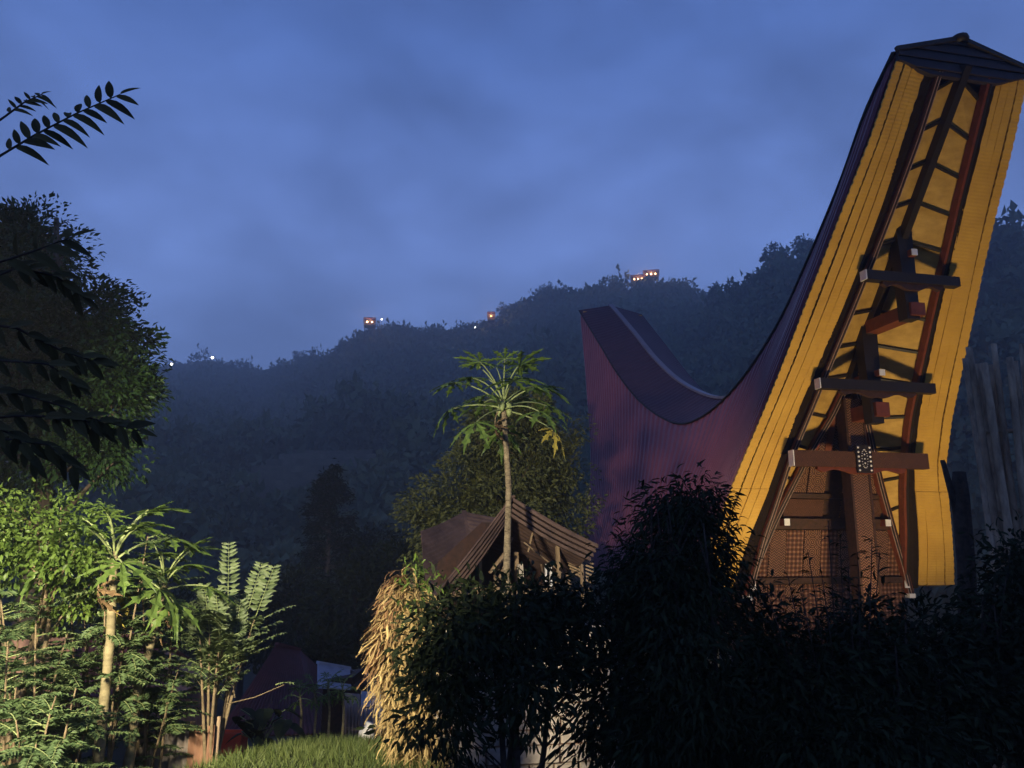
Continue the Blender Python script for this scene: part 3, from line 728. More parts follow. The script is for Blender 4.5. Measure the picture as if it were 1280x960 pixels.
def tree(name, label, cat, base, crowns, ncl, nlf, ll, lw, lm, bm, tr, seed, tm=TM_D, droop=.25, rc=.2, group=None, limbs=26, shell=.45, lean=0.0, stems=1, twig=.25):
    rg = np.random.default_rng(seed); r = root(name, tuple(base), label, cat, group); base = Vector(base)
    cen, d, P, D, N, idx = crown_leaves(rg, crowns, ncl, nlf, rc, droop, shell)
    sv = rg.uniform(.5, 1.35, nlf); V, T, k = leaf_arrays(P, D, N, sv * ll, sv * rg.uniform(.85, 1.15, nlf) * lw, tm)
    crnd = np.clip(rg.random(nlf) * .65 + rg.random(ncl)[idx] * .4, 0, 1)
    np_mesh('crown', V, T, lm, r, rnd=np.repeat(crnd, k))['kind'] = 'stuff'
    mb = MB(); cc = np.array(crowns); top = Vector((float(np.average(cc[:, 0])), float(np.average(cc[:, 1])), float((cc[:, 2] + .45 * cc[:, 5]).max())))
    trunks = []
    for s in range(stems):
        b0 = base + Vector((rg.uniform(-.12, .12), rg.uniform(-.12, .12), -.15)) * (0 if stems == 1 else 1) * 2
        b0.z = base.z - .15
        tp = top + Vector((rg.uniform(-.5, .5) * cc[:, 3].max(), rg.uniform(-.5, .5) * cc[:, 4].max(), -rg.uniform(0, .5) * cc[:, 5].max())) * (0 if stems == 1 else 1)
        mid = b0.lerp(tp, .5) + Vector((rg.uniform(-1, 1), rg.uniform(-1, 1), 0)) * .08 * (tp - b0).length
        pts = bez(b0, mid, tp, 9); trunks.append(pts)
        mb.tube(pts, list(np.linspace(tr, tr * .16, 9)), 8)
    for i in rg.choice(ncl, min(limbs, ncl), replace=False):
        c = Vector(cen[i]); tk = trunks[rg.integers(stems)]
        j = min(range(len(tk)), key=lambda q: abs(tk[q].z - (c.z - .45 * (abs(c.x - tk[q].x) + abs(c.y - tk[q].y)) - .2)))
        a = tk[max(1, min(j, 7))]; m = a.lerp(c, .5) + Vector((0, 0, .12 * (c - a).length))
        rr = tr * .34; mb.tube(bez(a, m, c, 5), [rr, rr * .75, rr * .5, rr * .32, rr * .14], 5, cap=False)
    mb.build('trunk', bm, r, True)
    return r
def frond(rg, mbs, acc, base, d0, L, n, ll, lw, droop=.3, rad=.006, flat=None):
    """pinnate frond: rachis tube into mbs, leaflet arrays into acc"""
    d0 = Vector(d0).normalized(); pts = []; p = Vector(base); d = d0.copy()
    for i in range(8):
        pts.append(p.copy()); p = p + d * (L / 7); d = (d + Vector((0, 0, -droop / 7))).normalized()
    mbs.tube(pts, list(np.linspace(rad, rad * .4, 8)), 4, cap=False)
    side0 = d0.cross(Vector((0, 0, 1)))
    if flat is not None: side0 = Vector(flat)
    side0.normalize()
    for i in range(n):
        f = .16 + .84 * (i + .5) / n; k = f * 7; a = min(int(k), 6); q = pts[a].lerp(pts[a + 1], k - a); dd = (pts[a + 1] - pts[a]).normalized()
        sz = (0.65 + .35 * math.sin(math.pi * min(1, f * 1.05)))
        for sg in (-1, 1):
            D = side0 * sg + dd * (.28 + .25 * f) + Vector((rg.normal(), rg.normal(), rg.normal() - .6)) * .12
            acc.append((tuple(q), tuple(D), tuple(side0.cross(dd) + Vector((rg.normal(), rg.normal(), rg.normal())) * .25), ll * sz, lw * sz))
def acc_mesh(name, acc, m, parent, rg, tm=TM_D):
    P = np.array([a[0] for a in acc]); D = np.array([a[1] for a in acc]); N = np.array([a[2] for a in acc])
    V, T, k = leaf_arrays(P, D, N, np.array([a[3] for a in acc]), np.array([a[4] for a in acc]), tm)
    o = np_mesh(name, V, T, m, parent, rnd=rand_rnd(rg, len(P), k)); o['kind'] = 'stuff'; return o
def fern_shrub(name, label, base, tips, nf, L, n, ll, lw, m, seed, stem_r=.02, spread=.5, group=None, cat='shrub'):
    """woody stems from the base to the tips, feathery fronds along them"""
    rg = np.random.default_rng(seed); r = root(name, tuple(base), label, cat, group); base = Vector(base)
    ms = MB(); mr = MB(); acc = []
    for tp in tips:
        tp = Vector(tp); b = base + Vector((rg.normal() * .08, rg.normal() * .08, -.1)); mid = b.lerp(tp, .55) + Vector((rg.normal() * .12, rg.normal() * .12, .1))
        pts = bez(b, mid, tp, 10); ms.tube(pts, list(np.linspace(stem_r, stem_r * .3, 10)), 6)
        for i in range(nf):
            f = .28 + .72 * rg.random() ** .7; k = f * 9; a = min(int(k), 8); q = pts[a].lerp(pts[a + 1], k - a)
            an = rg.uniform(0, 6.283); d = Vector((math.cos(an), math.sin(an), rg.uniform(-.1, .7) * spread + .15))
            frond(rg, mr, acc, q, d, L * rg.uniform(.65, 1.15), n, ll, lw, droop=rg.uniform(.4, 1.0))
    ms.build('stem', M['tanstem'], r, True); o = mr.build('frond_stalks', M['greenstem'], r); o['kind'] = 'stuff'
    acc_mesh('leaflets', acc, m, r, rg)
    return r
# papaya leaf: seven cut lobes round the end of the stalk
def papaya_leaf_mesh(name, m, seed, wilt=0.25):
    rg = random.Random(seed); mb = MB()
    def P(a, rr, w):
        x, y = rr * math.cos(a) - w * math.sin(a), rr * math.sin(a) + w * math.cos(a); d = math.hypot(x, y)
        return (x, y, -wilt * d * d + .02 * math.sin(9 * a))
    for k in range(7):
        a = R(-132 + 44 * k); S = (.62, .82, .95, 1.0, .95, .82, .62)[k] * rg.uniform(.9, 1.08)
        half = [(.0, .0), (.16, .05), (.34, .07), (.46, .18), (.50, .075), (.62, .075), (.72, .15), (.76, .055), (.88, .03)]
        ridge = [(0, 0), (.3, 0), (.6, 0), (1.0, 0)]
        up = [P(a, q * S, w * S) for q, w in half]; dn = [P(a, q * S, -w * S) for q, w in half]; tip = P(a, S, 0)
        mids = []
        for q, w in half: x, y, z = P(a, q * S, 0); mids.append((x, y, z - .035 * S * (1 if 0.1 < q < .9 else 0)))
        for sd, rev in ((up, False), (dn, True)):
            for i in range(len(half) - 1):
                quad = [mids[i], mids[i + 1], sd[i + 1], sd[i]] if i else [mids[0], mids[1], sd[1]]
                mb.face(quad[::-1] if rev else quad)
            mb.face(([mids[-1], tip, sd[-1]])[::-1] if rev else [mids[-1], tip, sd[-1]])
    me = bpy.data.meshes.new(name); me.from_pydata(mb.v, [], mb.f); me.materials.append(m)
    at_ = me.attributes.new('rnd', 'FLOAT', 'FACE'); at_.data.foreach_set('value', [rg.random() for _ in mb.f]); me.update()
    return me
PAPL = [papaya_leaf_mesh('leaf', M['lf_pap'], s, w) for s, w in ((1, .22), (2, .42), (3, .6))]
PAPY = papaya_leaf_mesh('leaf', M['lf_papy'], 7, .8)
PAPD = papaya_leaf_mesh('leaf', M['lf_dead'], 8, 1.2)
def papaya(name, label, pts, rad, leaves, size, seed, group=None, fruit=0, dead=1, stalk=1.0, bark='papbark'):
    rg = random.Random(seed); r = root(name, tuple(pts[0]), label, 'papaya tree', group)
    P = []; pts = [Vector(p) for p in pts]
    for i in range(len(pts) - 1):
        for t in np.linspace(0, 1, 14, endpoint=False): P.append(pts[i].lerp(pts[i + 1], t))
    P.append(pts[-1]); n = len(P)
    rr = [(rad[0] + (rad[1] - rad[0]) * i / (n - 1)) * (1 + .06 * (i % 2) + rg.uniform(-.03, .03)) for i in range(n)]
    P[0] = P[0] - Vector((0, 0, .2)); rr[0] *= 1.25
    mb = MB(); mb.tube(P, rr, 10); mb.build('trunk', M[bark], r, True)
    top = P[-1]; ax = (P[-1] - P[-6]).normalized()
    for i in range(leaves):
        f = i / max(1, leaves - 1); an = i * 2.39996 + rg.uniform(-.3, .3); el_ = R(84 - 96 * f ** 1.35 + rg.uniform(-10, 10))
        hd = Vector((math.cos(an), math.sin(an), 0)); d = hd * math.cos(el_) + Vector((0, 0, 1)) * math.sin(el_)
        Ls = size * stalk * (1.0 + .2 * f) * rg.uniform(.85, 1.15)
        a = top - ax * (.30 * f * size + .02); m = a + d * Ls * .55; e = m + (d * .5 + hd * .25 + Vector((0, 0, -.18 - .25 * f))).normalized() * Ls * .5
        mesh = PAPL[0] if f < .35 else PAPL[1] if f < .75 else PAPL[2]
        if dead and f > .96: mesh = PAPY
        o = bpy.data.objects.new('leaf', mesh); COL.objects.link(o)
        o.parent = r; o.matrix_parent_inverse = Matrix.Translation(r.location).inverted()
        xd = (hd * (1.0 - .2 * f) + Vector((0, 0, .75 - 1.35 * f + rg.uniform(-.25, .25)))).normalized(); zd = (Vector((0, 0, 1)) - xd * xd.z + hd * .15).normalized()
        yd = zd.cross(xd).normalized(); zd = xd.cross(yd); S = size * rg.uniform(.82, 1.15) * (.75 if f < .2 else 1)
        o.matrix_basis = Matrix(((xd.x * S, yd.x * S, zd.x * S, e.x), (xd.y * S, yd.y * S, zd.y * S, e.y), (xd.z * S, yd.z * S, zd.z * S, e.z), (0, 0, 0, 1)))
        mb = MB(); mb.tube(bez(a, m, e, 7), list(np.linspace(.016, .009, 7) * (size / .5) ** .5), 5, cap=False); mb.build('leaf_stalk', M['greenstem'], r, True)
    for i in range(dead):
        an = rg.uniform(0, 6.28); hd = Vector((math.cos(an), math.sin(an), 0)); a = top - ax * .3 * size
        e = a + hd * .28 * size + Vector((0, 0, -.55 * size)); mb = MB(); mb.tube(bez(a, a + hd * .3 * size, e, 6), .01, 5, cap=False); mb.build('leaf_stalk', M['tanstem'], r, True)
        o = bpy.data.objects.new('withered_leaf', PAPD); COL.objects.link(o); o.parent = r; o.matrix_parent_inverse = Matrix.Translation(r.location).inverted()
        o.matrix_basis = Matrix.Translation(e) @ Matrix.Rotation(an, 4, 'Z') @ Matrix.Rotation(R(75), 4, 'Y') @ Matrix.Scale(size * .75, 4)
    for i in range(fruit):
        an = i * 2.2; c = top - ax * (.12 + .07 * (i // 3)) * 1.0 + Vector((math.cos(an), math.sin(an), 0)) * (rad[1] + .05)
        mb = MB(); mb.tube([c + Vector((0, 0, .08)), c + Vector((0, 0, .05)), c, c - Vector((0, 0, .06)), c - Vector((0, 0, .10))], [.012, .045, .06, .045, .01], 8); mb.build('fruit', M['greenstem'], r, True)
    return r

# ------------------------------------------------------------------ old rice barn with a rusty saddle roof
BH = R(14.0); BF = Vector((math.sin(BH), -math.cos(BH), 0)); BR = Vector((math.cos(BH), math.sin(BH), 0))
B0 = px(640, 622, 14.0)
def bpl(x, y, t):                              # pixel -> (s, z) on the barn's lengthwise plane t
    d = ray(x, y); k = (B0.dot(BR) + t) / d.dot(BR); p = d * k; return ((p - B0).dot(BF), p.z)
def BP(s, t, z): return Vector((B0.x, B0.y, 0)) + BF * s + BR * t + UP * z
def barn():
    gz = ground_z(BP(-2, 0, 0).x, BP(-2, 0, 0).y)
    r = root('rice_barn', tuple(BP(-2, 0, gz)), 'small derelict barn with rusty brown saddle roof and open timber gable', 'barn')
    tip, sag = bpl(580, 640, 0), bpl(590, 686, 0)
    rid = catmull(np.array([(0.0, B0.z), (-.9, B0.z - .38), (sag[0] * .72, sag[1] - .12), sag, tip]), 8)
    e0, e1, e2 = bpl(560, 724, -1.2), bpl(536, 742, -1.2), bpl(526, 664, -1.2)
    lef = catmull(np.array([e0, ((e0[0] + e1[0]) / 2, e1[1] + .05), e1, (e2[0] * .45 + e1[0] * .55, e1[1] + .3), e2]), 8)
    q0 = bpl(748, 681, 1.5)
    rgt = lef.copy(); rgt[:, 1] += (q0[1] - lef[0, 1]) * np.linspace(1, .4, len(lef)); rgt[:, 0] += (q0[0] - lef[0, 0]) * np.linspace(1, 0, len(lef))
    def samp(c, u): 
        k = u * (len(c) - 1); a = min(int(k), len(c) - 2); return c[a] * (1 - (k - a)) + c[a + 1] * (k - a)
    for sg, ec, w in ((-1, lef, 1.2), (1, rgt, 1.5)):
        mb = MB(); rows = []; NR = 40
        for j in range(NR * 4 + 1):
            u = j / (NR * 4); off = .014 if j % 4 in (2, 3) else 0; a, b = samp(rid, u), samp(ec, u)
            rows.append([BP(a[0] + (b[0] - a[0]) * k, sg * w * (k ** .93), a[1] + (b[1] - a[1]) * k + off - .05 * math.sin(math.pi * k)) for k in np.linspace(0, 1, 7)])
        mb.grid(rows); o = mb.build('roof_slope', M['rust'], r); so = o.modifiers.new('thickness', 'SOLIDIFY'); so.thickness = .02; so.offset = 0
        a, b = rid[0], ec[0]                    # layered verge boards along the front edge
        for k in range(4):
            dz = -.03 - .075 * k; ds = .03 - .05 * k; A = BP(a[0] + ds, sg * .015, a[1] + dz * 1.2); B = BP(b[0] + ds, sg * (w - .02 - .03 * k), b[1] + dz)
            mb = MB(); pts = [A.lerp(B, t) + UP * (-.05 * math.sin(math.pi * t)) for t in np.linspace(0, 1, 7)]; mb.sweep(pts, BF, UP, (-.10, .02, -.03, .03)); mb.build('verge_board', M['rust'], r)
    mb = MB(); mb.sweep([BP(p[0], 0, p[1] + .02) for p in rid], BR, UP, (-.06, .06, -.015, .02)); mb.build('ridge_cap', M['rust'], r)
    rg = random.Random(3)
    def at2(x, y, s):
        d = ray(x, y); k = (B0.dot(BF) + s) / d.dot(BF); return d * k
    def stick(x0, y0, x1, y1, s0, s1, w, m='plank', nm='stick'):
        mb = MB(); mb.bar(at2(x0, y0, s0), at2(x1, y1, s1), w, w * .7); mb.build(nm, M[m], r)
    stick(696, 668, 700, 760, -.5, -.5, .085, nm='post'); stick(726, 685, 729, 760, -.7, -.7, .07, nm='post'); stick(645, 690, 648, 760, -1.2, -1.2, .10, nm='post'); stick(600, 700, 601, 760, -.7, -.7, .08, nm='post')
    stick(585, 736, 740, 737, -.4, -.4, .09, nm='sill_beam')
    stick(655, 678, 702, 716, -.35, -.5, .03); stick(668, 655, 660, 690, -.6, -.6, .035); stick(676, 668, 730, 700, -.8, -.7, .05, nm='rafter')
    stick(612, 716, 632, 690, -.5, -.6, .06); stick(622, 728, 634, 700, -.45, -.5, .05); stick(618, 720, 640, 672, -.8, -.9, .05, nm='rafter')
    for i in range(11):
        x = 616 + rg.random() * 90; stick(x, 705 + rg.random() * 12, x + rg.uniform(-10, 12), 735, -.6 - rg.random() * .6, -.5, rg.uniform(.02, .06))
    for x in (682, 688): stick(x, 705, x + 1, 736, -.5, -.5, .05, m='white', nm='board')
    stick(650, 705, 652, 733, -.7, -.7, .12, m='stonew', nm='board')
    for i in range(7): stick(702 + i * 2, 690 + i * 4, 742, 700 + i * 5, -.9, -.75, .045, nm='wall_slat')
    mb = MB(); mb.grid([[BP(-2.2, -1.0, gz + .3), BP(-2.2, 1.2, gz + .3)], [BP(-2.2, -1.0, -.3), BP(-2.2, 1.2, -.2)], [BP(-2.2, -.1, .5), BP(-2.2, .1, .5)]]); mb.build('back_wall', M['dwood'], r)
    for s in (-.6, -3.4):
        for t in (-.8, .9):
            mb = MB(); mb.tube([BP(s, t, gz - .2), BP(s, t, -.75)], .09, 8); mb.build('stilt', M['bark_dark'], r, True)
    mb = MB(); mb.box(BP(-2.0, .05, -.80), BR * 1.05, BF * 1.7, UP * .05); mb.build('floor', M['plank'], r)
barn()

# ------------------------------------------------------------------ trees and shrubs
def gpt(x, y): return Vector((x, y, ground_z(x, y)))
def under(c): return gpt(c[0], c[1])
# round tree behind the barn
cr = [ell(600, 640, 22, 88, 92), ell(640, 575, 22.5, 58, 72), ell(690, 635, 23, 50, 90), ell(545, 668, 21.5, 46, 60), ell(625, 535, 22.5, 42, 42), ell(660, 520, 22.8, 30, 40), ell(640, 550, 22.6, 66, 62), ell(655, 560, 22.8, 62, 66)]
tree('broadleaf_tree', 'bushy round tree behind the rusty barn, lit on its near side', 'tree', under(cr[0]), cr, 400, 54000, .135, .058, M['lf_tree'], M['bark'], .22, 11, rc=.26, droop=.35, limbs=50)
# conifer-like tree and darker trees down the slope
def conifer(x, ytop, ybot, Y, wpx, seed, label):
    rg = np.random.default_rng(seed); top = px(x, ytop, Y); g = gpt(top.x, top.y); r = root('evergreen_tree', tuple(g), label, 'tree'); mb = MB()
    mb.tube([g - UP * .3, g.lerp(top, .5), top], [.30, .18, .03], 8); z0 = px(x, ybot, Y).z; acc = []
    for i in range(74):
        f = rg.random() ** .8; z = top.z + (z0 - top.z) * f; an = rg.uniform(0, 6.28); L_ = wpx * Y / FPX * (.16 + .95 * f * (1.2 - .45 * f)) * rg.uniform(.55, 1.15)
        a = Vector((top.x, top.y, z)); d = Vector((math.cos(an), math.sin(an), rg.uniform(-.15, .25))); e = a + d * L_
        mb.tube([a, a.lerp(e, .5) + UP * .1, e], [.045, .03, .01], 4, cap=False)
        for k in range(70):
            t = rg.random() ** .6; p = a.lerp(e, t) + Vector(rg.normal(size=3)) * .16 + UP * (.1 * math.sin(3 * t))
            acc.append((tuple(p), tuple(d + Vector(rg.normal(size=3)) * .6), (rg.normal() * .4, rg.normal() * .4, 1), .34 * rg.uniform(.6, 1.2), .10))
    mb.build('trunk', M['bark'], r, True); acc_mesh('crown', acc, M['lf_dark'], r, rg)
conifer(415, 588, 715, 46, 52, 3, 'tall layered evergreen standing alone above the dark slope trees')
for i, (x, y, Y, rx, ry, lab) in enumerate([(462, 690, 48, 42, 34, 'low rounded dark tree right beside the tall evergreen'), (370, 760, 38, 48, 48, 'dark tree rising behind the maroon roof'),
        (440, 765, 34, 44, 60, 'dark tree between the straw column and the maroon roof'), (495, 730, 36, 34, 50, 'dark tree seen past the rusty barn roof'), (305, 775, 40, 40, 42, 'dark tree behind the feathery sapling'),
        (235, 790, 36, 46, 46, 'dark tree behind the leaning papaya'), (400, 838, 26, 30, 34, 'dark bush behind the pale blue sheet roof')]):
    c = ell(x, y, Y, rx, ry)
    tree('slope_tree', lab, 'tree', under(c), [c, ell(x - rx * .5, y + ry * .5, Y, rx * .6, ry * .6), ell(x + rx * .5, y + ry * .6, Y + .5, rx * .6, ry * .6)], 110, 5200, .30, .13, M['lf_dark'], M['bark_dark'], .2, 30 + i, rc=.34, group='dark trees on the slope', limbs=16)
# lone trees that stand out on the skyline
for i, (x, y, Y, rx, ry, lab) in enumerate([(895, 366, 214, 8, 10, 'small umbrella tree alone in the dip of the skyline'), (683, 362, 312, 9, 10, 'tree poking up where the skyline steps higher'), (970, 318, 198, 16, 14, 'broad tree on the skyline close to the purple roof'),
        (630, 388, 328, 7, 9, 'little skyline tree beside the reddish hill light'), (375, 446, 392, 12, 8, 'dark tree at the low end of the main ridge'), (1003, 308, 194, 12, 12, 'round skyline tree touching the tall purple prow')]):
    c = ell(x, y, Y, rx, ry); g = Vector((c[0], c[1], ground_z(c[0], c[1])))
    tree('ridge_tree', lab, 'tree', g, [c, ell(x - rx * .5, y + ry * .2, Y, rx * .55, ry * .5), ell(x + rx * .5, y + ry * .1, Y, rx * .55, ry * .5)], 36, 900, .9, .5, M['forest'], M['bark_dark'], .35, 60 + i, rc=.6, limbs=12)
# big tree on the left
cr = [ell(40, 470, 14, 130, 150), ell(10, 360, 14, 95, 95), ell(100, 430, 13.6, 62, 78), ell(138, 495, 13.4, 50, 62), ell(-60, 420, 14, 120, 150), ell(30, 300, 14.2, 42, 45), ell(100, 560, 13.6, 55, 42)]
tree('large_tree', 'large dark leafy tree rising over the lit garden shrubs', 'tree', gpt(px(30, 700, 14).x, 14), cr, 330, 74000, .125, .058, M['lf_left'], M['bark'], .26, 21, rc=.28, droop=.3, limbs=60)
# bright green low branches
cr = [ell(40, 655, 8.6, 70, 45), ell(95, 690, 8.4, 45, 38), ell(0, 690, 8.6, 50, 40), ell(100, 735, 8.8, 36, 40), ell(-10, 640, 8.8, 40, 30)]
tree('leafy_bush', 'bright green oval-leaved bush under the large dark tree', 'shrub', gpt(px(20, 700, 8.6).x, 8.6), cr, 170, 5600, .066, .034, M['lf_bright'], M['tanstem'], .05, 22, tm=TM_L, rc=.13, limbs=30, stems=3)
# feathery shrubs of the lit garden
def tips(lst, Y): return [px(x, y, Y + (i % 3) * .35 - .3) for i, (x, y) in enumerate(lst)]
FS = [((140, 8.9), [(130, 700), (165, 745), (105, 755), (150, 800), (185, 670), (205, 700)], 'feathery shrub wrapped round the thick papaya trunk'),
      ((20, 9.4), [(0, 700), (30, 730), (-10, 780), (55, 770), (15, 830)], 'feathery shrub growing up against the clay wall end'),
      ((40, 8.2), [(10, 800), (45, 770), (70, 830), (20, 860), (0, 740), (85, 790)], 'feathery shrub spreading beside the pinkish clay wall'),
      ((75, 7.6), [(20, 900), (70, 870), (110, 905), (45, 930), (95, 860)], 'low feathery shrub nearest the yard lamp'),
      ((190, 9.4), [(175, 690), (215, 770), (160, 760), (225, 830), (185, 800), (150, 720)], 'feathery shrub between the two papaya trunks'),
      ((205, 10.2), [(195, 860), (222, 830), (178, 870), (228, 790)], 'feathery shrub leaning over the corrugated fence'),
      ((95, 9.2), [(85, 720), (115, 780), (60, 740), (110, 830), (80, 820), (125, 700)], 'tall feathery shrub below the bright green bush')]
for i, ((bx_, Y), tp, lab) in enumerate(FS):
    b = px(bx_, 900, Y); fern_shrub('feathery_shrub', lab, gpt(b.x, b.y), tips(tp, Y), 20, .50, 13, .095, .036, M['lf_fern'], 70 + i, stem_r=.022, group='feathery garden shrubs')
# sapling with upright fronds
rg = np.random.default_rng(8); b = px(268, 905, 9.6); g = gpt(b.x, b.y)
r = root('sapling', tuple(g), 'slender many-stemmed sapling with upright ladder-like leaf fronds', 'sapling'); ms, mr, acc = MB(), MB(), []
for tp, up in (((285, 760), (286, 684)), ((308, 770), (326, 708)), ((318, 775), (341, 712)), ((262, 790), (256, 735)), ((250, 800), (236, 757)), ((292, 812), (300, 756)), ((275, 800), (270, 740))):
    Yt = 9.6 + rg.uniform(-.3, .3); p0 = g + Vector((rg.normal() * .03, 0, -.1)); p1 = px(tp[0], tp[1], Yt); p2 = px(up[0], up[1], Yt)
    pts = bez(p0, Vector((b.x + (p1.x - b.x) * .25, p1.y, (p0.z + p1.z) / 2)), p1, 9); ms.tube(pts, list(np.linspace(.028, .010, 9)), 6)
    fl = Vector((1, .15, 0)); frond(rg, mr, acc, p1, p2 - p1, (p2 - p1).length * 1.08, 13, .145, .062, droop=.05, flat=fl)
    for k in range(9):
        q = pts[5].lerp(p1, rg.random()); an = rg.uniform(0, 6.28); frond(rg, mr, acc, q, (math.cos(an), math.sin(an), .75), .55, 9, .12, .056, droop=.5)
p0 = px(283, 880, 9.6); p1 = px(355, 856, 9.5); ms.tube([p0, p0.lerp(p1, .5) - UP * .03, p1], [.007, .005, .004], 5); frond(rg, mr, acc, p1 - Vector((.1, 0, 0)), (1, 0, .35), .22, 5, .07, .035, droop=.6)
for i in range(10):
    q = px(255 + rg.random() * 40, 820 + rg.random() * 60, 9.6); ms.tube([q, q + Vector((rg.normal() * .15, rg.normal() * .1, .25))], [.008, .003], 4, cap=False)
ms.build('stem', M['tanstem'], r, True); mr.build('frond_stalks', M['greenstem'], r)['kind'] = 'stuff'; acc_mesh('leaflets', acc, M['lf_sap'], r, rg, TM_D)
# papayas
pb = px(633, 735, 13); g = gpt(pb.x, pb.y)
papaya('papaya_tree', 'tall slim papaya tree in front of the rusty barn', [g, px(633, 730, 13), px(636, 610, 13), px(629, 500, 13)], (.072, .041), 22, .54, 5, fruit=5, dead=1, stalk=1.45, bark='papbark_dk')
pb = px(122, 965, 8.4); g = gpt(pb.x, pb.y)
papaya('papaya_tree', 'thick-trunked papaya tree among the feathery shrubs', [g, px(124, 940, 8.4), px(138, 800, 8.5), px(143, 690, 8.6)], (.058, .040), 15, .46, 6, dead=1, stalk=1.2)
pb = px(165, 900, 9.0); g = gpt(pb.x, pb.y)
papaya('papaya_tree', 'thin papaya tree leaning towards the sapling', [g, px(172, 860, 9.0), px(186, 815, 9.0), px(206, 728, 9.1)], (.055, .038), 13, .38, 7, dead=1, stalk=1.2)
for i, (x, yt, yb, lab) in enumerate([(393, 860, 920, 'short papaya seedling nearest the dark broad-leaved clump'), (410, 856, 925, 'middle papaya seedling of the row before the pink fence'), (428, 862, 915, 'papaya seedling against the pink fence'), (375, 868, 918, 'bare-stemmed papaya seedling at the end of the row')]):
    Y = 13.5; b = px(x, yb, Y); g = gpt(b.x, b.y); papaya('papaya_seedling', lab, [g, px(x + 2, (yt + yb) / 2, Y), px(x, yt, Y)], (.022, .015), 7, .20, 40 + i, group='papaya seedlings in a row', dead=0)
# dark broad-leaved clump
rg = random.Random(12)
def big_leaf_mesh(name, m):
    mb = MB(); o = [(0, 0), (.06, .22), (.3, .36), (.6, .3), (.85, .14), (1.0, 0)]
    for sg in (1, -1):
        for i in range(5):
            (a, w0), (c, w1) = o[i], o[i + 1]; z = lambda q: -.25 * q * q
            q4 = [(a, 0, z(a)), (c, 0, z(c)), (c, sg * w1, z(c) + .25 * w1), (a, sg * w0, z(a) + .25 * w0)]
            mb.face(q4 if sg > 0 else q4[::-1])
    me = bpy.data.meshes.new(name); me.from_pydata(mb.v, [], mb.f); me.materials.append(m); at_ = me.attributes.new('rnd', 'FLOAT', 'FACE'); at_.data.foreach_set('value', [rg.random() for _ in mb.f]); me.update(); return me
BL = big_leaf_mesh('leaf', M['lf_dark'])
def place_leaf(par, mesh, p, xd, up, S, W=1.0, nm='leaf'):
    xd = Vector(xd).normalized(); yd = Vector(up).cross(xd).normalized(); zd = xd.cross(yd); o = bpy.data.objects.new(nm, mesh); COL.objects.link(o); o.parent = par
    if par.type == 'EMPTY': o.matrix_parent_inverse = Matrix.Translation(par.location).inverted()
    o.matrix_basis = Matrix(((xd.x * S, yd.x * S * W, zd.x * S, p[0]), (xd.y * S, yd.y * S * W, zd.y * S, p[1]), (xd.z * S, yd.z * S * W, zd.z * S, p[2]), (0, 0, 0, 1))); return o
b = px(325, 925, 13); g = gpt(b.x, b.y); r = root('taro_plant', tuple(g), 'clump of dark broad glossy leaves in front of the maroon house', 'plant'); mb = MB()
for i in range(22):
    e = px(300 + rg.random() * 62, 885 + rg.random() * 40, 13 + rg.uniform(-.4, .4)); mb.tube(bez(g, Vector((g.x, g.y, e.z)), e, 5), .01, 4, cap=False); an = rg.uniform(0, 6.28)
    place_leaf(r, BL, e, (math.cos(an), math.sin(an), -.35), (0, 0, 1), rg.uniform(.25, .42))
mb.build('stalks', M['greenstem'], r, True)

# dark hedge in front of the house
def hedge(name, label, crowns, ncl, nlf, ll, lw, seed, base, group=None, stems=5, rc=.16, droop=.5, lm='lf_dark', tr=.04, shell=.5):
    return tree(name, label, 'shrub', base, crowns, ncl, nlf, ll, lw, M[lm], M['bark_dark'], tr, seed, tm=TM_L, rc=rc, droop=droop, limbs=40, stems=stems, group=group, shell=shell)
cr = [ell(565, 800, 7.2, 62, 60), ell(650, 785, 7.4, 70, 52), ell(735, 780, 7.6, 70, 58), ell(555, 880, 7.0, 50, 80), ell(770, 870, 7.4, 50, 90), ell(600, 765, 7.5, 36, 22), ell(690, 757, 7.6, 46, 20), ell(660, 860, 7.0, 60, 45)]
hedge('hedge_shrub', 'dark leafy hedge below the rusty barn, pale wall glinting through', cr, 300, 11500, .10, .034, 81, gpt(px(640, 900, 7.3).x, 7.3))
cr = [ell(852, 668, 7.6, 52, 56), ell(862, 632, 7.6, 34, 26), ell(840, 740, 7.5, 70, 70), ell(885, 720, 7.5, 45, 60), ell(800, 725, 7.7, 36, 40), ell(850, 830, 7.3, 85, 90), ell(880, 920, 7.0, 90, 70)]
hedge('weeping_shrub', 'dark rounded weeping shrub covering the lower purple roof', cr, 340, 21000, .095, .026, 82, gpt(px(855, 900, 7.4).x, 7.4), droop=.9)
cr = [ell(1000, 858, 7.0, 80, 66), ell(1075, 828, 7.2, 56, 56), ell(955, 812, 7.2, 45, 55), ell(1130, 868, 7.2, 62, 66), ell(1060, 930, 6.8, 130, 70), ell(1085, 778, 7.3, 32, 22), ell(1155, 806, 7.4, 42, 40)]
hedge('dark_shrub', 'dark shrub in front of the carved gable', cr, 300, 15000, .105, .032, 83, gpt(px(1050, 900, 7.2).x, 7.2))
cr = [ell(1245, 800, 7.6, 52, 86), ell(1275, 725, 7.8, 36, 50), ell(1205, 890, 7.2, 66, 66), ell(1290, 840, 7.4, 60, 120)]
hedge('dark_shrub', 'dark shrub at the foot of the bamboo poles', cr, 220, 11000, .10, .036, 84, gpt(px(1235, 900, 7.5).x, 7.5))
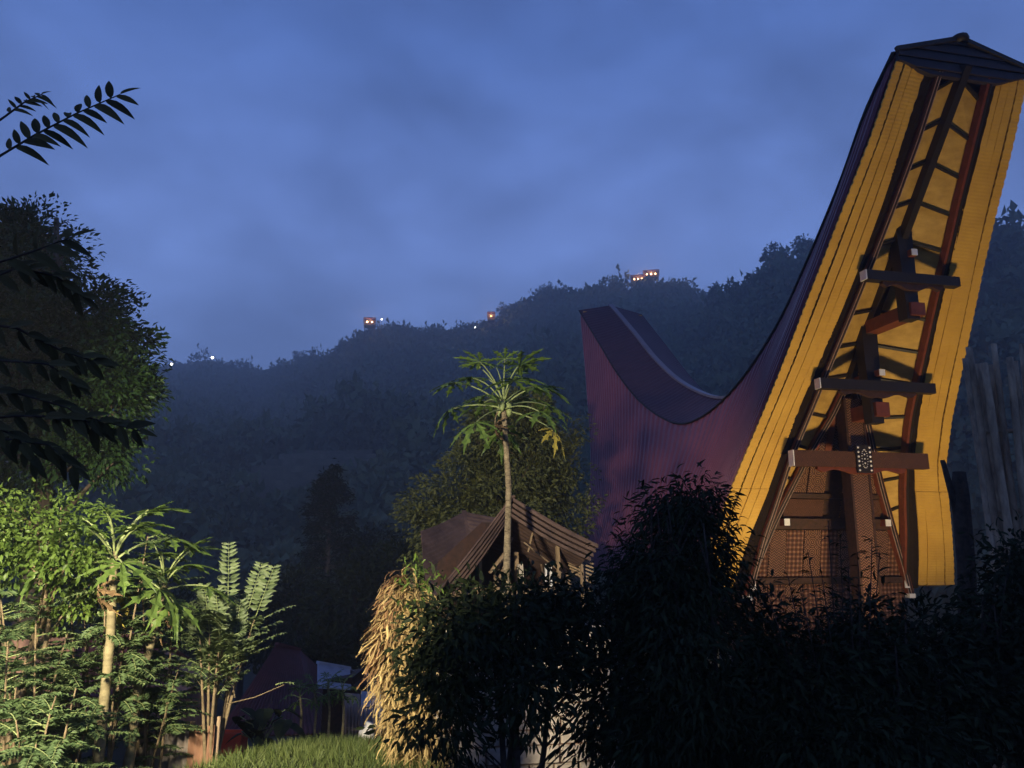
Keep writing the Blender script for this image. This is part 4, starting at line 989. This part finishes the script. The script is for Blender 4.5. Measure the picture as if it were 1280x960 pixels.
# upright leafy stems against the gable
rg = np.random.default_rng(17); b = px(1040, 860, 7.0); g = gpt(b.x, b.y); r = root('tall_weed', tuple(g), 'thin upright leafy stems crossing the carved gable panels', 'plant'); ms = MB(); acc = []
for x, y in ((1035, 650), (1010, 690), (1050, 668), (1072, 690), (1100, 690), (985, 720), (1090, 672), (1060, 710), (1025, 705), (960, 742), (1000, 735)):
    Y = 7.0 + rg.uniform(-.25, .25); e = px(x, y, Y); pts = bez(g, Vector(((g.x + e.x) / 2 + .05, Y, (g.z + e.z) / 2)), e, 14); ms.tube(pts, list(np.linspace(.012, .004, 14)), 5, cap=False)
    for k in range(34):
        f = .45 + .55 * rg.random(); kk = f * 13; a = min(int(kk), 12); q = pts[a].lerp(pts[a + 1], kk - a); an = rg.uniform(0, 6.28)
        acc.append((tuple(q), (math.cos(an), math.sin(an), rg.uniform(-.2, .8)), (rg.normal() * .3, rg.normal() * .3, 1), rg.uniform(.07, .13), rg.uniform(.022, .035)))
ms.build('stem', M['bark_dark'], r, True); acc_mesh('leaves', acc, M['lf_dark'], r, rg, TM_L)

# pale stone wall behind the hedge
def wall():
    rg = random.Random(6); a, b = px(540, 900, 10.8), px(765, 900, 11.2); a.z = ground_z(a.x, a.y); L_ = math.hypot(b.x - a.x, b.y - a.y); d = Vector((b.x - a.x, b.y - a.y, 0)).normalized(); n = Vector((d.y, -d.x, 0))
    zb = min(ground_z(a.x, a.y), ground_z(b.x, b.y)) - .1; zt = -1.05
    r = root('stone_wall', (a.x, a.y, zb), 'pale rubble stone wall half hidden behind the dark hedge', 'wall')
    mb = MB(); mb.hexa([Vector((a.x, a.y, zb)) + d * q + n * w + UP * h for h in (0, zt - zb - .06) for q, w in ((0, -.2), (L_, -.2), (L_, .1), (0, .1))]); mb.build('mortar_core', M['clay'], r)
    z = zb
    while z < zt - .05:
        h = min(rg.uniform(.16, .26), zt - z); x = -rg.random() * .2
        while x < L_ - .05:
            w = rg.uniform(.2, .42); x0, x1 = max(0, x) + .008, min(L_, x + w) - .008; x += w
            if x1 - x0 < .05: continue
            o = [Vector((a.x, a.y, z)) + d * q + n * .10 + UP * hh for hh in (.008, h - .008) for q in (x0, x1)]
            p = .05 + rg.random() * .05; c = [o[0], o[1], o[1] + n * p + d * -.02 + UP * .015, o[0] + n * p + d * .02 + UP * .015, o[2], o[3], o[3] + n * p * .9 - d * .02 - UP * .02, o[2] + n * p - d * -.02 - UP * .015]
            m2 = MB(); m2.hexa(c); m2.build('stone', M['stonew'], r)
        z += h
wall()

# dry creeper column
def straw():
    rg = np.random.default_rng(9); b = px(497, 985, 8.7); g = gpt(b.x, b.y); r = root('creeper_stump', tuple(g), 'stump smothered in dry straw-coloured creeper beside the hedge', 'dry creeper')
    C = [px(514, 722, 8.8), px(512, 760, 8.8), px(506, 800, 8.8), px(508, 850, 8.8), px(516, 905, 8.8), px(522, 960, 8.8)]; W = [.07, .15, .21, .22, .20, .17]
    C.append(Vector((C[-1].x, C[-1].y, g.z - .1))); W.append(.2); mb = MB(); mb.tube(C, [w * .72 for w in W], 12); mb.build('stump', M['bark'], r, True)
    for nm, n, m, lo, hi, side in (('dry_strands', 2400, M['straw'], 0.06, 1.0, 0), ('brown_strands', 900, M['straw_dk'], 0.0, .55, -1)):
        Vs, Ts = [], []; off = 0
        for i in range(n):
            f = lo + (hi - lo) * rg.random(); k = f * 5; a = min(int(k), 4); c = C[a].lerp(C[a + 1], k - a); w = W[a] + (W[a + 1] - W[a]) * (k - a)
            an = rg.uniform(math.pi, 2 * math.pi) if rg.random() < .7 else rg.uniform(0, 6.28)
            if side < 0: an = rg.uniform(math.pi * .75, math.pi * 1.35)
            o = Vector((math.cos(an), math.sin(an), 0)); p = c + o * w * rg.uniform(.7, 1.05); d = o * rg.uniform(.2, 1.0) + Vector((rg.normal() * .5, rg.normal() * .5, rg.uniform(-.3, .9)))
            sd = Vector((-o.y, o.x, 0)) + Vector(rg.normal(size=3)) * .3; wd = rg.uniform(.003, .0085); st = rg.uniform(.03, .075); pts = []
            for q in range(7):
                pts.append(p.copy()); d = d.normalized(); p = p + d * st; d = d + Vector((rg.normal() * .42, rg.normal() * .42, -.42))
            for q, t in enumerate(pts): Vs += [tuple(t - sd * wd), tuple(t + sd * wd)]
            for q in range(6): j = off + q * 2; Ts += [(j, j + 1, j + 3), (j, j + 3, j + 2)]
            off += 14
        o = np_mesh(nm, np.array(Vs), np.array(Ts), m, r, rnd=np.repeat(rg.random(n), 12)); o['kind'] = 'stuff'
    acc = []
    for i in range(300):
        c = C[0].lerp(C[2], rg.random() ** 1.6) + Vector((rg.normal() * .13 + .08, rg.normal() * .12 - .1, rg.normal() * .12)); acc.append((tuple(c), tuple(rg.normal(size=3) + np.array([0, 0, -.6])), (rg.normal() * .4, rg.normal() * .4, 1), rg.uniform(.08, .13), .028))
    acc_mesh('green_leaves', acc, M['lf_bright'], r, rg, TM_L)
straw()

# grass patch
def grass():
    rg = np.random.default_rng(2); n = 19000; x = rg.uniform(-4.9, -.7, n); y = rg.uniform(7.6, 13.2, n); keep = rg.random(n) < .95; x, y = x[keep], y[keep]
    P = np.array([(a, b, ground_z(a, b) - .01) for a, b in zip(x, y)]); D = rg.normal(size=P.shape) * .45; D[:, 2] = 1; N = rg.normal(size=P.shape); N[:, 2] *= .2
    V, T, k = leaf_arrays(P, D, N, rg.uniform(.04, .20, len(P)), rg.uniform(.006, .014, len(P)), TM_B)
    tag(np_mesh('grass', V, T, M['grass'], rnd=rand_rnd(rg, len(P), k)), 'short lit grass sloping down to the pink fence', 'grass', kind='stuff')
grass()

# ------------------------------------------------------------------ yard things
def corrugated(name, a, b, z0a, z1a, m, par, pitch=.085, amp=.024, z0b=None, z1b=None):
    a, b = Vector((a[0], a[1], 0)), Vector((b[0], b[1], 0)); L_ = (b - a).length; d = (b - a).normalized(); n = Vector((d.y, -d.x, 0)); N_ = int(L_ / pitch * 6); mb = MB(); r0, r1 = [], []
    for i in range(N_ + 1):
        f = i / N_; p = a + d * L_ * f + n * amp * math.sin(2 * math.pi * f * L_ / pitch); r0.append(p + UP * (z0a + ((z0b if z0b is not None else z0a) - z0a) * f)); r1.append(p + UP * (z1a + ((z1b if z1b is not None else z1a) - z1a) * f))
    mb.grid([r0, r1]); o = mb.build(name, m, par, True); so = o.modifiers.new('thickness', 'SOLIDIFY'); so.thickness = .004; return o
a, m_, b = px(172, 915, 9.7), px(238, 912, 9.6), px(270, 906, 9.5); gz = ground_z(m_.x, m_.y)
r = root('corrugated_fence', (m_.x, m_.y, gz), 'low corrugated metal fence below the feathery shrubs, one sheet orange with rust', 'fence')
corrugated('fence_sheet', a, m_ + Vector((.01, 0, 0)), gz - .2, a.z, M['zinc'], r, z1b=m_.z)['label'] = 'dull grey sheet'
corrugated('fence_sheet', m_ + Vector((0, -.03, 0)), b + Vector((0, -.03, 0)), gz - .2, m_.z + .05, M['rust_or'], r, z1b=b.z)['label'] = 'orange rusted sheet'
for p in (a, m_, b):
    mb = MB(); mb.tube([Vector((p.x, p.y + .06, gz - .3)), Vector((p.x, p.y + .06, p.z + .08))], .03, 7); mb.build('post', M['plank'], r, True)
# pink fence
r0, r1 = px(431, 866, 15.5), px(478, 864, 15.2); gz = ground_z(r0.x, r0.y); r = root('sheet_fence', (r0.x, r0.y, gz), 'faded pinkish sheet and picket fence at the end of the grass', 'fence')
corrugated('fence_sheet', r0, r0.lerp(r1, .42), gz + .1, r0.z, M['pinkpl'], r, pitch=.1, amp=.012); corrugated('fence_sheet', r0.lerp(r1, .43) + Vector((0, .03, 0)), r1, gz + .1, r0.z + .05, M['bluezinc'], r, pitch=.1, amp=.012)
for i in range(12):
    p = r0.lerp(r1, i / 11) + Vector((0, -.08, 0)); mb = MB(); mb.bar(Vector((p.x, p.y, gz - .15)), Vector((p.x, p.y, gz + .62 + .05 * math.sin(i * 5))), .045, .015); mb.build('picket', M['pinkpl'], r)
mb = MB(); mb.bar(Vector((r0.x, r0.y - .06, gz + .2)), Vector((r1.x, r1.y - .06, gz + .2)), .03, .05); mb.build('rail', M['plank'], r)
# white sack by the fence
p = px(458, 925, 14.0); g = gpt(p.x, p.y); mb = MB(); mb.tube([g - UP * .02, g + UP * .05, g + UP * .16, g + UP * .24 + Vector((.03, 0, 0)), g + UP * .30 + Vector((.05, 0, 0))], [.10, .15, .13, .06, .08], 9)
tag(mb.build('sack', M['white'], smooth=True), 'small white tied sack on the grass by the pink fence', 'sack')
# maroon house down the slope
def small_house(name, label, cat, Y, ridge_l, ridge_r, eave_l, eave_r, m, wall_m, depth, hz):
    A, B = px(*ridge_l, Y), px(*ridge_r, Y + .6); C_, D_ = px(*eave_l, Y - depth), px(*eave_r, Y - depth + .4); gz = ground_z((C_.x + D_.x) / 2, (C_.y + B.y) / 2)
    r = root(name, ((C_.x + D_.x) / 2, Y, gz), label, cat)
    n = Vector((0, 1, 0)); back = [Vector((C_.x, 2 * A.y - C_.y, C_.z)), Vector((D_.x, 2 * B.y - D_.y, D_.z))]
    for P, Q, S, T in ((A, B, C_, D_), (A, B, back[0], back[1])):
        mb = MB(); NR = 26; rows = []
        for j in range(NR * 4 + 1):
            u = j / (NR * 4); off = .02 if j % 4 in (2, 3) else 0; p, q = P.lerp(Q, u), S.lerp(T, u)
            rows.append([p.lerp(q, k) - UP * (.28 * math.sin(math.pi * k) * (A.z - C_.z) / 2.0) + UP * off for k in np.linspace(0, 1, 6)])
        mb.grid(rows); o = mb.build('roof_slope', m, r); so = o.modifiers.new('thickness', 'SOLIDIFY'); so.thickness = .03; so.offset = 0
    mb = MB(); mb.bar(A + UP * .02, B + UP * .02, .14, .07); mb.build('ridge_cap', m, r)
    for s0, s1 in ((C_, D_),):
        i0 = s0.lerp(s1, .06) + Vector((0, .35, 0)); i1 = s0.lerp(s1, .94) + Vector((0, .35, 0)); j1 = back[1].lerp(back[0], .06) - Vector((0, .35, 0)); j0 = back[0].lerp(back[1], .06) - Vector((0, .35, 0))
        mb = MB(); zt = s0.z + .12; ring = [i0, i1, j1, j0]
        mb.hexa([Vector((p.x, p.y, gz - .3)) for p in ring] + [Vector((p.x, p.y, zt)) for p in ring]); mb.build('wall', wall_m, r)
    for P, S, Bk in ((A, C_, back[0]), (B, D_, back[1])):
        mb = MB(); k = .08; mb.hexa([S.lerp(Bk, .12) + UP * .02, S.lerp(Bk, .88) + UP * .02, S.lerp(Bk, .88) + UP * .02 + Vector((.05, 0, 0)), S.lerp(Bk, .12) + UP * .02 + Vector((.05, 0, 0)), P - UP * .3 - n * .05, P - UP * .3 + n * .05, P - UP * .3 + n * .05 + Vector((.05, 0, 0)), P - UP * .3 - n * .05 + Vector((.05, 0, 0))]); mb.build('gable', wall_m, r)
    return r
def hip_house(label, Y, peak, ridge_end, eave_l, eave_r):
    A = px(*peak, Y); B = px(*ridge_end, Y + .8); C_ = px(*eave_l, Y - 2.6); D_ = px(*eave_r, Y - 2.3); D_.z = C_.z; gz = ground_z((C_.x + D_.x) / 2, Y)
    E_, F_ = Vector((D_.x, 2 * Y - D_.y, C_.z)), Vector((C_.x, 2 * Y - C_.y, C_.z)); r = root('village_house', ((C_.x + D_.x) / 2, Y, gz), label, 'house')
    for P, Q, S, T in ((A, B, C_, D_), (B, B, D_, E_), (B, A, E_, F_), (A, A, F_, C_)):
        mb = MB(); rows = []; NR = 22
        for j in range(NR * 4 + 1):
            u = j / (NR * 4); off = .022 if j % 4 in (2, 3) else 0; p, q = P.lerp(Q, u), S.lerp(T, u); row = []
            for k in np.linspace(0, 1, 8): w = p.lerp(q, k); w.z = p.z + (q.z - p.z) * (1 - (1 - k) ** 1.12) + off; row.append(w)
            rows.append(row)
        mb.grid(rows); o = mb.build('roof_slope', M['maroon'], r); so = o.modifiers.new('thickness', 'SOLIDIFY'); so.thickness = .03; so.offset = 0
    mb = MB(); mb.bar(A + UP * .03, B + UP * .03, .14, .07); mb.build('ridge_cap', M['maroon'], r)
    c = (C_ + E_) / 2; ring = [c + (p - c) * .86 for p in (C_, D_, E_, F_)]
    mb = MB(); mb.hexa([Vector((p.x, p.y, gz - .3)) for p in ring] + [Vector((p.x, p.y, C_.z + .05)) for p in ring]); mb.build('wall', M['dwood'], r)
hip_house('dark maroon hip-roofed house below the sapling', 22, (346, 806), (374, 813), (266, 922), (398, 926))
small_house('village_house', 'maroon roofed house half hidden behind the feathery shrubs', 'house', 18, (60, 800), (196, 792), (45, 872), (212, 872), M['maroon'], M['clay'], 1.4, 2)
# shed with pale blue sheet roof
small_house('shed', 'tiny shed with pale blue corrugated sheet roof', 'shed', 20, (397, 829), (437, 836), (397, 860), (439, 862), M['bluezinc'], M['dwood'], .9, 2)
# clay wall behind shrubs on the left
a, b = px(-40, 800, 10.8), px(90, 790, 11.2); gz = ground_z(a.x, a.y); r = root('clay_wall', (a.x, a.y, gz), 'reddish clay wall showing between the feathery shrubs', 'wall')
z = gz - .1; k = 0; rgw = random.Random(2)
while z < a.z:
    x = -.25 * (k % 2)
    while x < 1:
        w = .16; p, q = a.lerp(b, max(0, x)), a.lerp(b, min(1, x + w - .006)); x += w
        if (q - p).length < .05: continue
        mb = MB(); mb.hexa([Vector((p.x, p.y, z)), Vector((q.x, q.y, z)), Vector((q.x, q.y + .14, z)), Vector((p.x, p.y + .14, z)), Vector((p.x, p.y, z + .135)), Vector((q.x, q.y, z + .135)), Vector((q.x, q.y + .14, z + .135)), Vector((p.x, p.y + .14, z + .135))]); mb.build('block', M['clay'], r)
    z += .145; k += 1
# red plastic crate under the maroon house eave
p = px(284, 935, 16.5); g = gpt(p.x, p.y); r = root('plastic_crate', tuple(g), 'orange-red plastic crate below the maroon house', 'crate')
for nm, c, hx, hy, hz_ in (('side', (0, -.2, .2), .33, .012, .2), ('side', (0, .2, .2), .33, .012, .2), ('end', (-.32, 0, .2), .012, .185, .2), ('end', (.32, 0, .2), .012, .185, .2), ('base', (0, 0, .02), .30, .185, .018), ('rim', (0, -.222, .40), .35, .008, .025)):
    mb = MB(); mb.box(g + Vector(c), (hx, 0, 0), (0, hy, 0), (0, 0, hz_)); mb.build(nm, M['redpl'], r)
# bamboo poles on the right
rgb = random.Random(14)
bp = gpt(px(1240, 700, 9.2).x, 9.2); r = root('bamboo_fence', tuple(bp), 'row of tall grey bamboo poles beside the yellow eave', 'fence')
for i, (xt, yt, xb) in enumerate([(1206, 448, 1238), (1211, 434, 1248), (1222, 455, 1255), (1230, 454, 1262), (1242, 430, 1272), (1238, 456, 1268), (1262, 447, 1284), (1268, 452, 1292), (1277, 430, 1300), (1290, 445, 1312), (1300, 440, 1322), (1312, 452, 1334)]):
    Y = 9.2 + .12 * (i % 3); t = px(xt, yt, Y); b = px(xb, 672, Y); d = (b - t).normalized(); g = b + d * ((ground_z(b.x, b.y) - b.z) / d.z); n = 22; pts = [g.lerp(t, k / n) for k in range(n + 1)]; w = rgb.uniform(.034, .050)
    mb = MB(); mb.tube(pts, [w * (1.10 if k % 5 == 0 else 1.0) * (1.1 - .25 * k / n) for k in range(n + 1)], 9); mb.build('pole', M['bamboo'], r, True)
for y in (540, 640):
    p, q = px(1212 + (y - 440) * .16, y, 9.42), px(1320 + (y - 440) * .1, y - 4, 9.42); mb = MB(); mb.tube([p, q], .03, 7); mb.build('cross_pole', M['bamboo'], r, True)
# bare trunk beside the eave
t, b = px(1199, 590, 10.2), px(1212, 840, 10.2); g = gpt(b.x, b.y); r = root('bare_trunk', tuple(g), 'bare broken tree trunk between the yellow eave and bamboo poles', 'tree trunk'); mb = MB()
mb.tube([g - UP * .1, b, b.lerp(t, .5) + Vector((.03, 0, 0)), t.lerp(b, .12), t], [.13, .12, .11, .11, .08], 10); mb.build('trunk', M['bark_dark'], r, True); mb = MB(); mb.tube([t.lerp(b, .3), px(1178, 575, 10.2)], [.06, .03], 7); mb.build('broken_limb', M['bark_dark'], r, True)

# ------------------------------------------------------------------ near twigs with large leaves, upper left
NL = []
for s in range(3):
    rq = random.Random(s); mb = MB(); o = [(0, 0), (.12, .12), (.3, .165), (.5, .165), (.7, .125), (.88, .06), (1, 0)]; cv = (.12, .3, .5)[s]
    for sg in (1, -1):
        for i in range(6):
            (a_, w0), (c_, w1) = o[i], o[i + 1]; z = lambda q: -cv * q * q
            q4 = [(a_, 0, z(a_)), (c_, 0, z(c_)), (c_, sg * w1, z(c_) + .35 * w1), (a_, sg * w0, z(a_) + .35 * w0)]; mb.face(q4 if sg > 0 else q4[::-1])
    me = bpy.data.meshes.new('leaf'); me.from_pydata(mb.v, [], mb.f); me.materials.append(M['lf_near']); at_ = me.attributes.new('rnd', 'FLOAT', 'FACE'); v_ = rq.random(); at_.data.foreach_set('value', [v_] * len(mb.f)); me.update(); NL.append(me)
rgn = random.Random(31)
twg = root('overhanging_branch', tuple(px(-220, 420, 2.9)), 'near branch of long dark leaves reaching in over the large tree', 'branch')
def twig(path, Y, n, Lp, seed, up_short=True, droop=.5, f0=.12):
    rq = random.Random(seed); P = [px(x, y, Y + (.06 * i)) for i, (x, y) in enumerate(path)]; pts = []
    for i in range(len(P) - 1): pts += [P[i].lerp(P[i + 1], k / 5) for k in range(5)]
    pts.append(P[-1]); mb = MB(); mb.tube(pts, list(np.linspace(.008, .0025, len(pts))), 5); tw = mb.build('twig', M['bark_dark'], twg, True)
    for i in range(n):
        f = f0 + (1 - f0) * (i + .3) / n; k = f * (len(pts) - 1); a = min(int(k), len(pts) - 2); q = pts[a].lerp(pts[a + 1], k - a); d = (pts[a + 1] - pts[a]).normalized(); sg = -1 if i % 2 else 1
        pr = Vector((-d.z, 0, d.x)); S = Lp * Y / FPX * rq.uniform(.85, 1.15)
        if sg > 0 and up_short: xd = pr * .9 + d * .5 + Vector((0, rq.uniform(-.9, .2), 0)); S *= .72
        else: xd = pr * sg * (.75 if up_short else rq.uniform(.2, 1.0)) + d * 1.0 + Vector((0, rq.uniform(-.6, .6), -droop * (.3 if sg > 0 else 1) * (1 if up_short else rq.uniform(.4, 1.6))))
        place_leaf(tw, NL[rq.randrange(3)], q, xd, (rq.uniform(-.5, .5), -1.0, .5), S, 1.05)
    place_leaf(tw, NL[0], pts[-1], pts[-1] - pts[-3], (0, -1, .6), Lp * Y / FPX * .8, .9)
twig([(-220, 420), (-60, 250), (0, 195), (45, 168), (95, 142), (150, 118)], 2.9, 22, 42, 1, f0=.45)
twig([(-220, 420), (-80, 190), (0, 150), (30, 128), (52, 118)], 2.95, 14, 24, 2, f0=.6)
twig([(-220, 420), (-40, 340), (40, 315), (90, 296)], 2.9, 9, 42, 3, f0=.45, droop=.2)
for k_, (pa, Y_, n_) in enumerate([([(-220, 420), (-60, 370), (20, 335), (70, 345), (105, 372)], 3.0, 15), ([(-220, 420), (-70, 400), (20, 410), (80, 440), (120, 452)], 2.8, 15), ([(-220, 420), (-80, 440), (-10, 450), (60, 455), (95, 480)], 2.7, 14),
        ([(-220, 420), (-80, 490), (10, 488), (85, 510), (128, 540)], 2.9, 17), ([(-220, 420), (-80, 530), (20, 520), (110, 522), (172, 538)], 2.9, 18), ([(-220, 420), (-100, 560), (0, 548), (60, 556), (95, 585)], 2.8, 16), ([(-220, 420), (-120, 500), (-40, 520), (20, 545), (45, 580)], 2.6, 12)]):
    twig(pa, Y_, n_, 33, 20 + k_, up_short=False, f0=.38, droop=.7)
mb = MB(); p0 = px(-220, 420, 2.9); mb.tube([p0, px(-330, 520, 3.0), px(-420, 800, 3.1), Vector((px(-430, 900, 3.1).x, px(-430, 900, 3.1).y, ground_z(-3.3, 3.1) - .1))], [.018, .03, .04, .05], 8); mb.build('stem', M['bark_dark'], twg, True)

# ------------------------------------------------------------------ lights and houses on the far hills
M['warmwin'] = emit_mat('lit_window', (1.0, 0.58, 0.24), 22.0)
M['whitelamp'] = emit_mat('white_lamp_globe', (1.0, 0.95, 0.85), 9.0)
M['orangelamp'] = emit_mat('orange_lamp_globe', (1.0, 0.45, 0.16), 5.0)
M['housew'] = mat('hill_house_plaster', (0.5, 0.46, 0.4), scale=1, rough=0.9, bump=0.1)
def hill_hit(x, y):
    d = ray(x, y)
    for k in np.linspace(70, 560, 1500):
        p = d * (k / d.y)
        if ground_z(p.x, p.y) > p.z - 1.0: return p
    return d * (300 / d.y)
def hill_house(x, y, label, n, w, m='warmwin'):
    p = hill_hit(x, y); d = Vector((p.x, p.y, 0)).normalized(); p = p - d * 3; s = Vector((d.y, -d.x, 0)); g = Vector((p.x, p.y, ground_z(p.x, p.y) - .5)); zt = p.z
    r = root('hill_house', tuple(g), label, 'house'); h = max(2.5, zt - g.z)
    mb = MB(); mb.box(g + UP * (h - 1.2), s * w / 2, d * 2.5, UP * 1.2); mb.build('wall', M['dwood'], r)
    for q in (-.42, .42):
        for e in (-2.0, 2.0): mb = MB(); mb.tube([g + s * w * q + d * e, g + s * w * q + d * e + UP * (h - 2.3)], .12, 6); mb.build('stilt', M['bark_dark'], r)
    mb = MB(); a, b = g + UP * h - s * w * .55, g + UP * h + s * w * .55
    mb.hexa([a - d * 3, b - d * 3, b + d * 3, a + d * 3, a + UP * 1.6 - d * .1, b + UP * 1.6 - d * .1, b + UP * 1.6 + d * .1, a + UP * 1.6 + d * .1]); mb.build('roof', M['maroon'], r)
    for i in range(n):
        c = g + UP * (h - 1.1) - d * 2.55 + s * w * ((i + .5) / n - .5) * .85; mb = MB(); mb.box(c, s * w / n * .11, d * .05, UP * .26); mb.build('window', M[m], r)
    ld = bpy.data.lights.new('added_glow_light', 'POINT'); ld.energy = 1500; ld.color = (1.0, .62, .3); ld.shadow_soft_size = .5; lo = bpy.data.objects.new('added_glow_light', ld); COL.objects.link(lo); lo.parent = r; lo.matrix_parent_inverse = Matrix.Translation(r.location).inverted(); lo.location = g + UP * (h + .2) - d * 4.0  # added point light outside the house, brightens the trees as a glow
hill_house(800, 351, 'hilltop house with a row of bright warm windows', 4, 7)
hill_house(814, 345, 'topmost hilltop house with brightly lit windows', 3, 6)
hill_house(462, 404, 'lone lit house on the left hump of the ridge', 2, 4.5)
hill_house(614, 397, 'small reddish-lit house on the ridge saddle', 1, 3, 'orangelamp')
for x, y, rr, lab in ((881, 457, .42, 'hillside lamp, brighter one seen just above the purple saddle'), (889, 459, .26, 'hillside lamp, fainter neighbour of the bright one above the purple saddle'), (886, 485, .30, 'hillside lamp low in the notch of the purple saddle'), (738, 538, .34, 'hillside lamp beside the back prow of the purple roof'),
        (265, 452, .42, 'lamp on the far low hilltop, brighter one'), (214, 460, .36, 'lamp on the far low hilltop nearest the large tree'), (236, 564, .34, 'lamp in the misty valley near the large tree'), (228, 565, .26, 'faint lamp paired with the misty valley lamp'), (292, 527, .28, 'lamp halfway up the misty slope'), (594, 415, .26, 'small lamp below the ridge saddle'), (477, 405, .26, 'small lamp right of the lone lit ridge house')):
    p = hill_hit(x, y); d = Vector((p.x, p.y, 0)).normalized(); p = p - d * 5 + UP * .5; k = p.length / 250; g = Vector((p.x, p.y, ground_z(p.x, p.y) - .3)); r = root('hill_lamp', tuple(g), lab, 'lamp', 'lamps on the far hills')
    mb = MB(); mb.tube([g, p], .06, 5); mb.build('pole', M['bark_dark'], r); R_ = rr * k; mb = MB(); mb.tube([p - UP * R_ * .98, p - UP * R_ * .6, p, p + UP * R_ * .6, p + UP * R_ * .98], [R_ * .2, R_ * .8, R_, R_ * .8, R_ * .2], 8); mb.build('globe', M['whitelamp'], r, True)
# terraced clearing
def terraces():
    mb = MB(); M['field'] = mat('dry_field', (0.17, 0.155, 0.11), (0.05, 0.055, 0.035), scale=.35, rough=1, bump=.3, bdist=.2); cx, cy = -32, 124
    for i in range(9):
        y0 = cy - 16 + i * 3.6; hw = 12 - abs(i - 4) * 1.2; z = max(ground_z(cx + q, y0 + 3.6) for q in (-8, 0, 8)) + .5
        xs = np.linspace(cx - hw, cx + hw, 14); top = [[(x, y0 + .5 * math.sin(x * .4 + i), z) for x in xs], [(x, y0 + 4.6 + .5 * math.sin(x * .4 + i), z) for x in xs]]
        mb.grid([[(x, y0 - .2 + .5 * math.sin(x * .4 + i), z - 3) for x in xs], top[0][:], top[1][:]])
    tag(mb.build('terraced_field', M['field']), kind='structure')
terraces()

# ------------------------------------------------------------------ evening haze
M['haze'], _nt, _b = new_mat('haze_air')
_nt.nodes.remove(_b)
_pv = _nt.nodes.new('ShaderNodeVolumePrincipled')
_pv.inputs['Color'].default_value = (0.90, 0.94, 1.0, 1)
_pv.inputs['Density'].default_value = 0.0020
_pv.inputs['Anisotropy'].default_value = 0.5
_nt.links.new(_pv.outputs[0], _nt.nodes['Material Output'].inputs['Volume'])
mb = MB(); mb.box((0, 0, 0), (740, 0, 0), (0, 740, 0), (0, 0, 1)); 
zlo, zhi = -190.0, 128.0
mb.v = [(x, y, zlo if z < 0 else zhi) for x, y, z in mb.v]
tag(mb.build('haze', M['haze']), 'thin blue evening haze filling the valley', 'haze', kind='stuff')
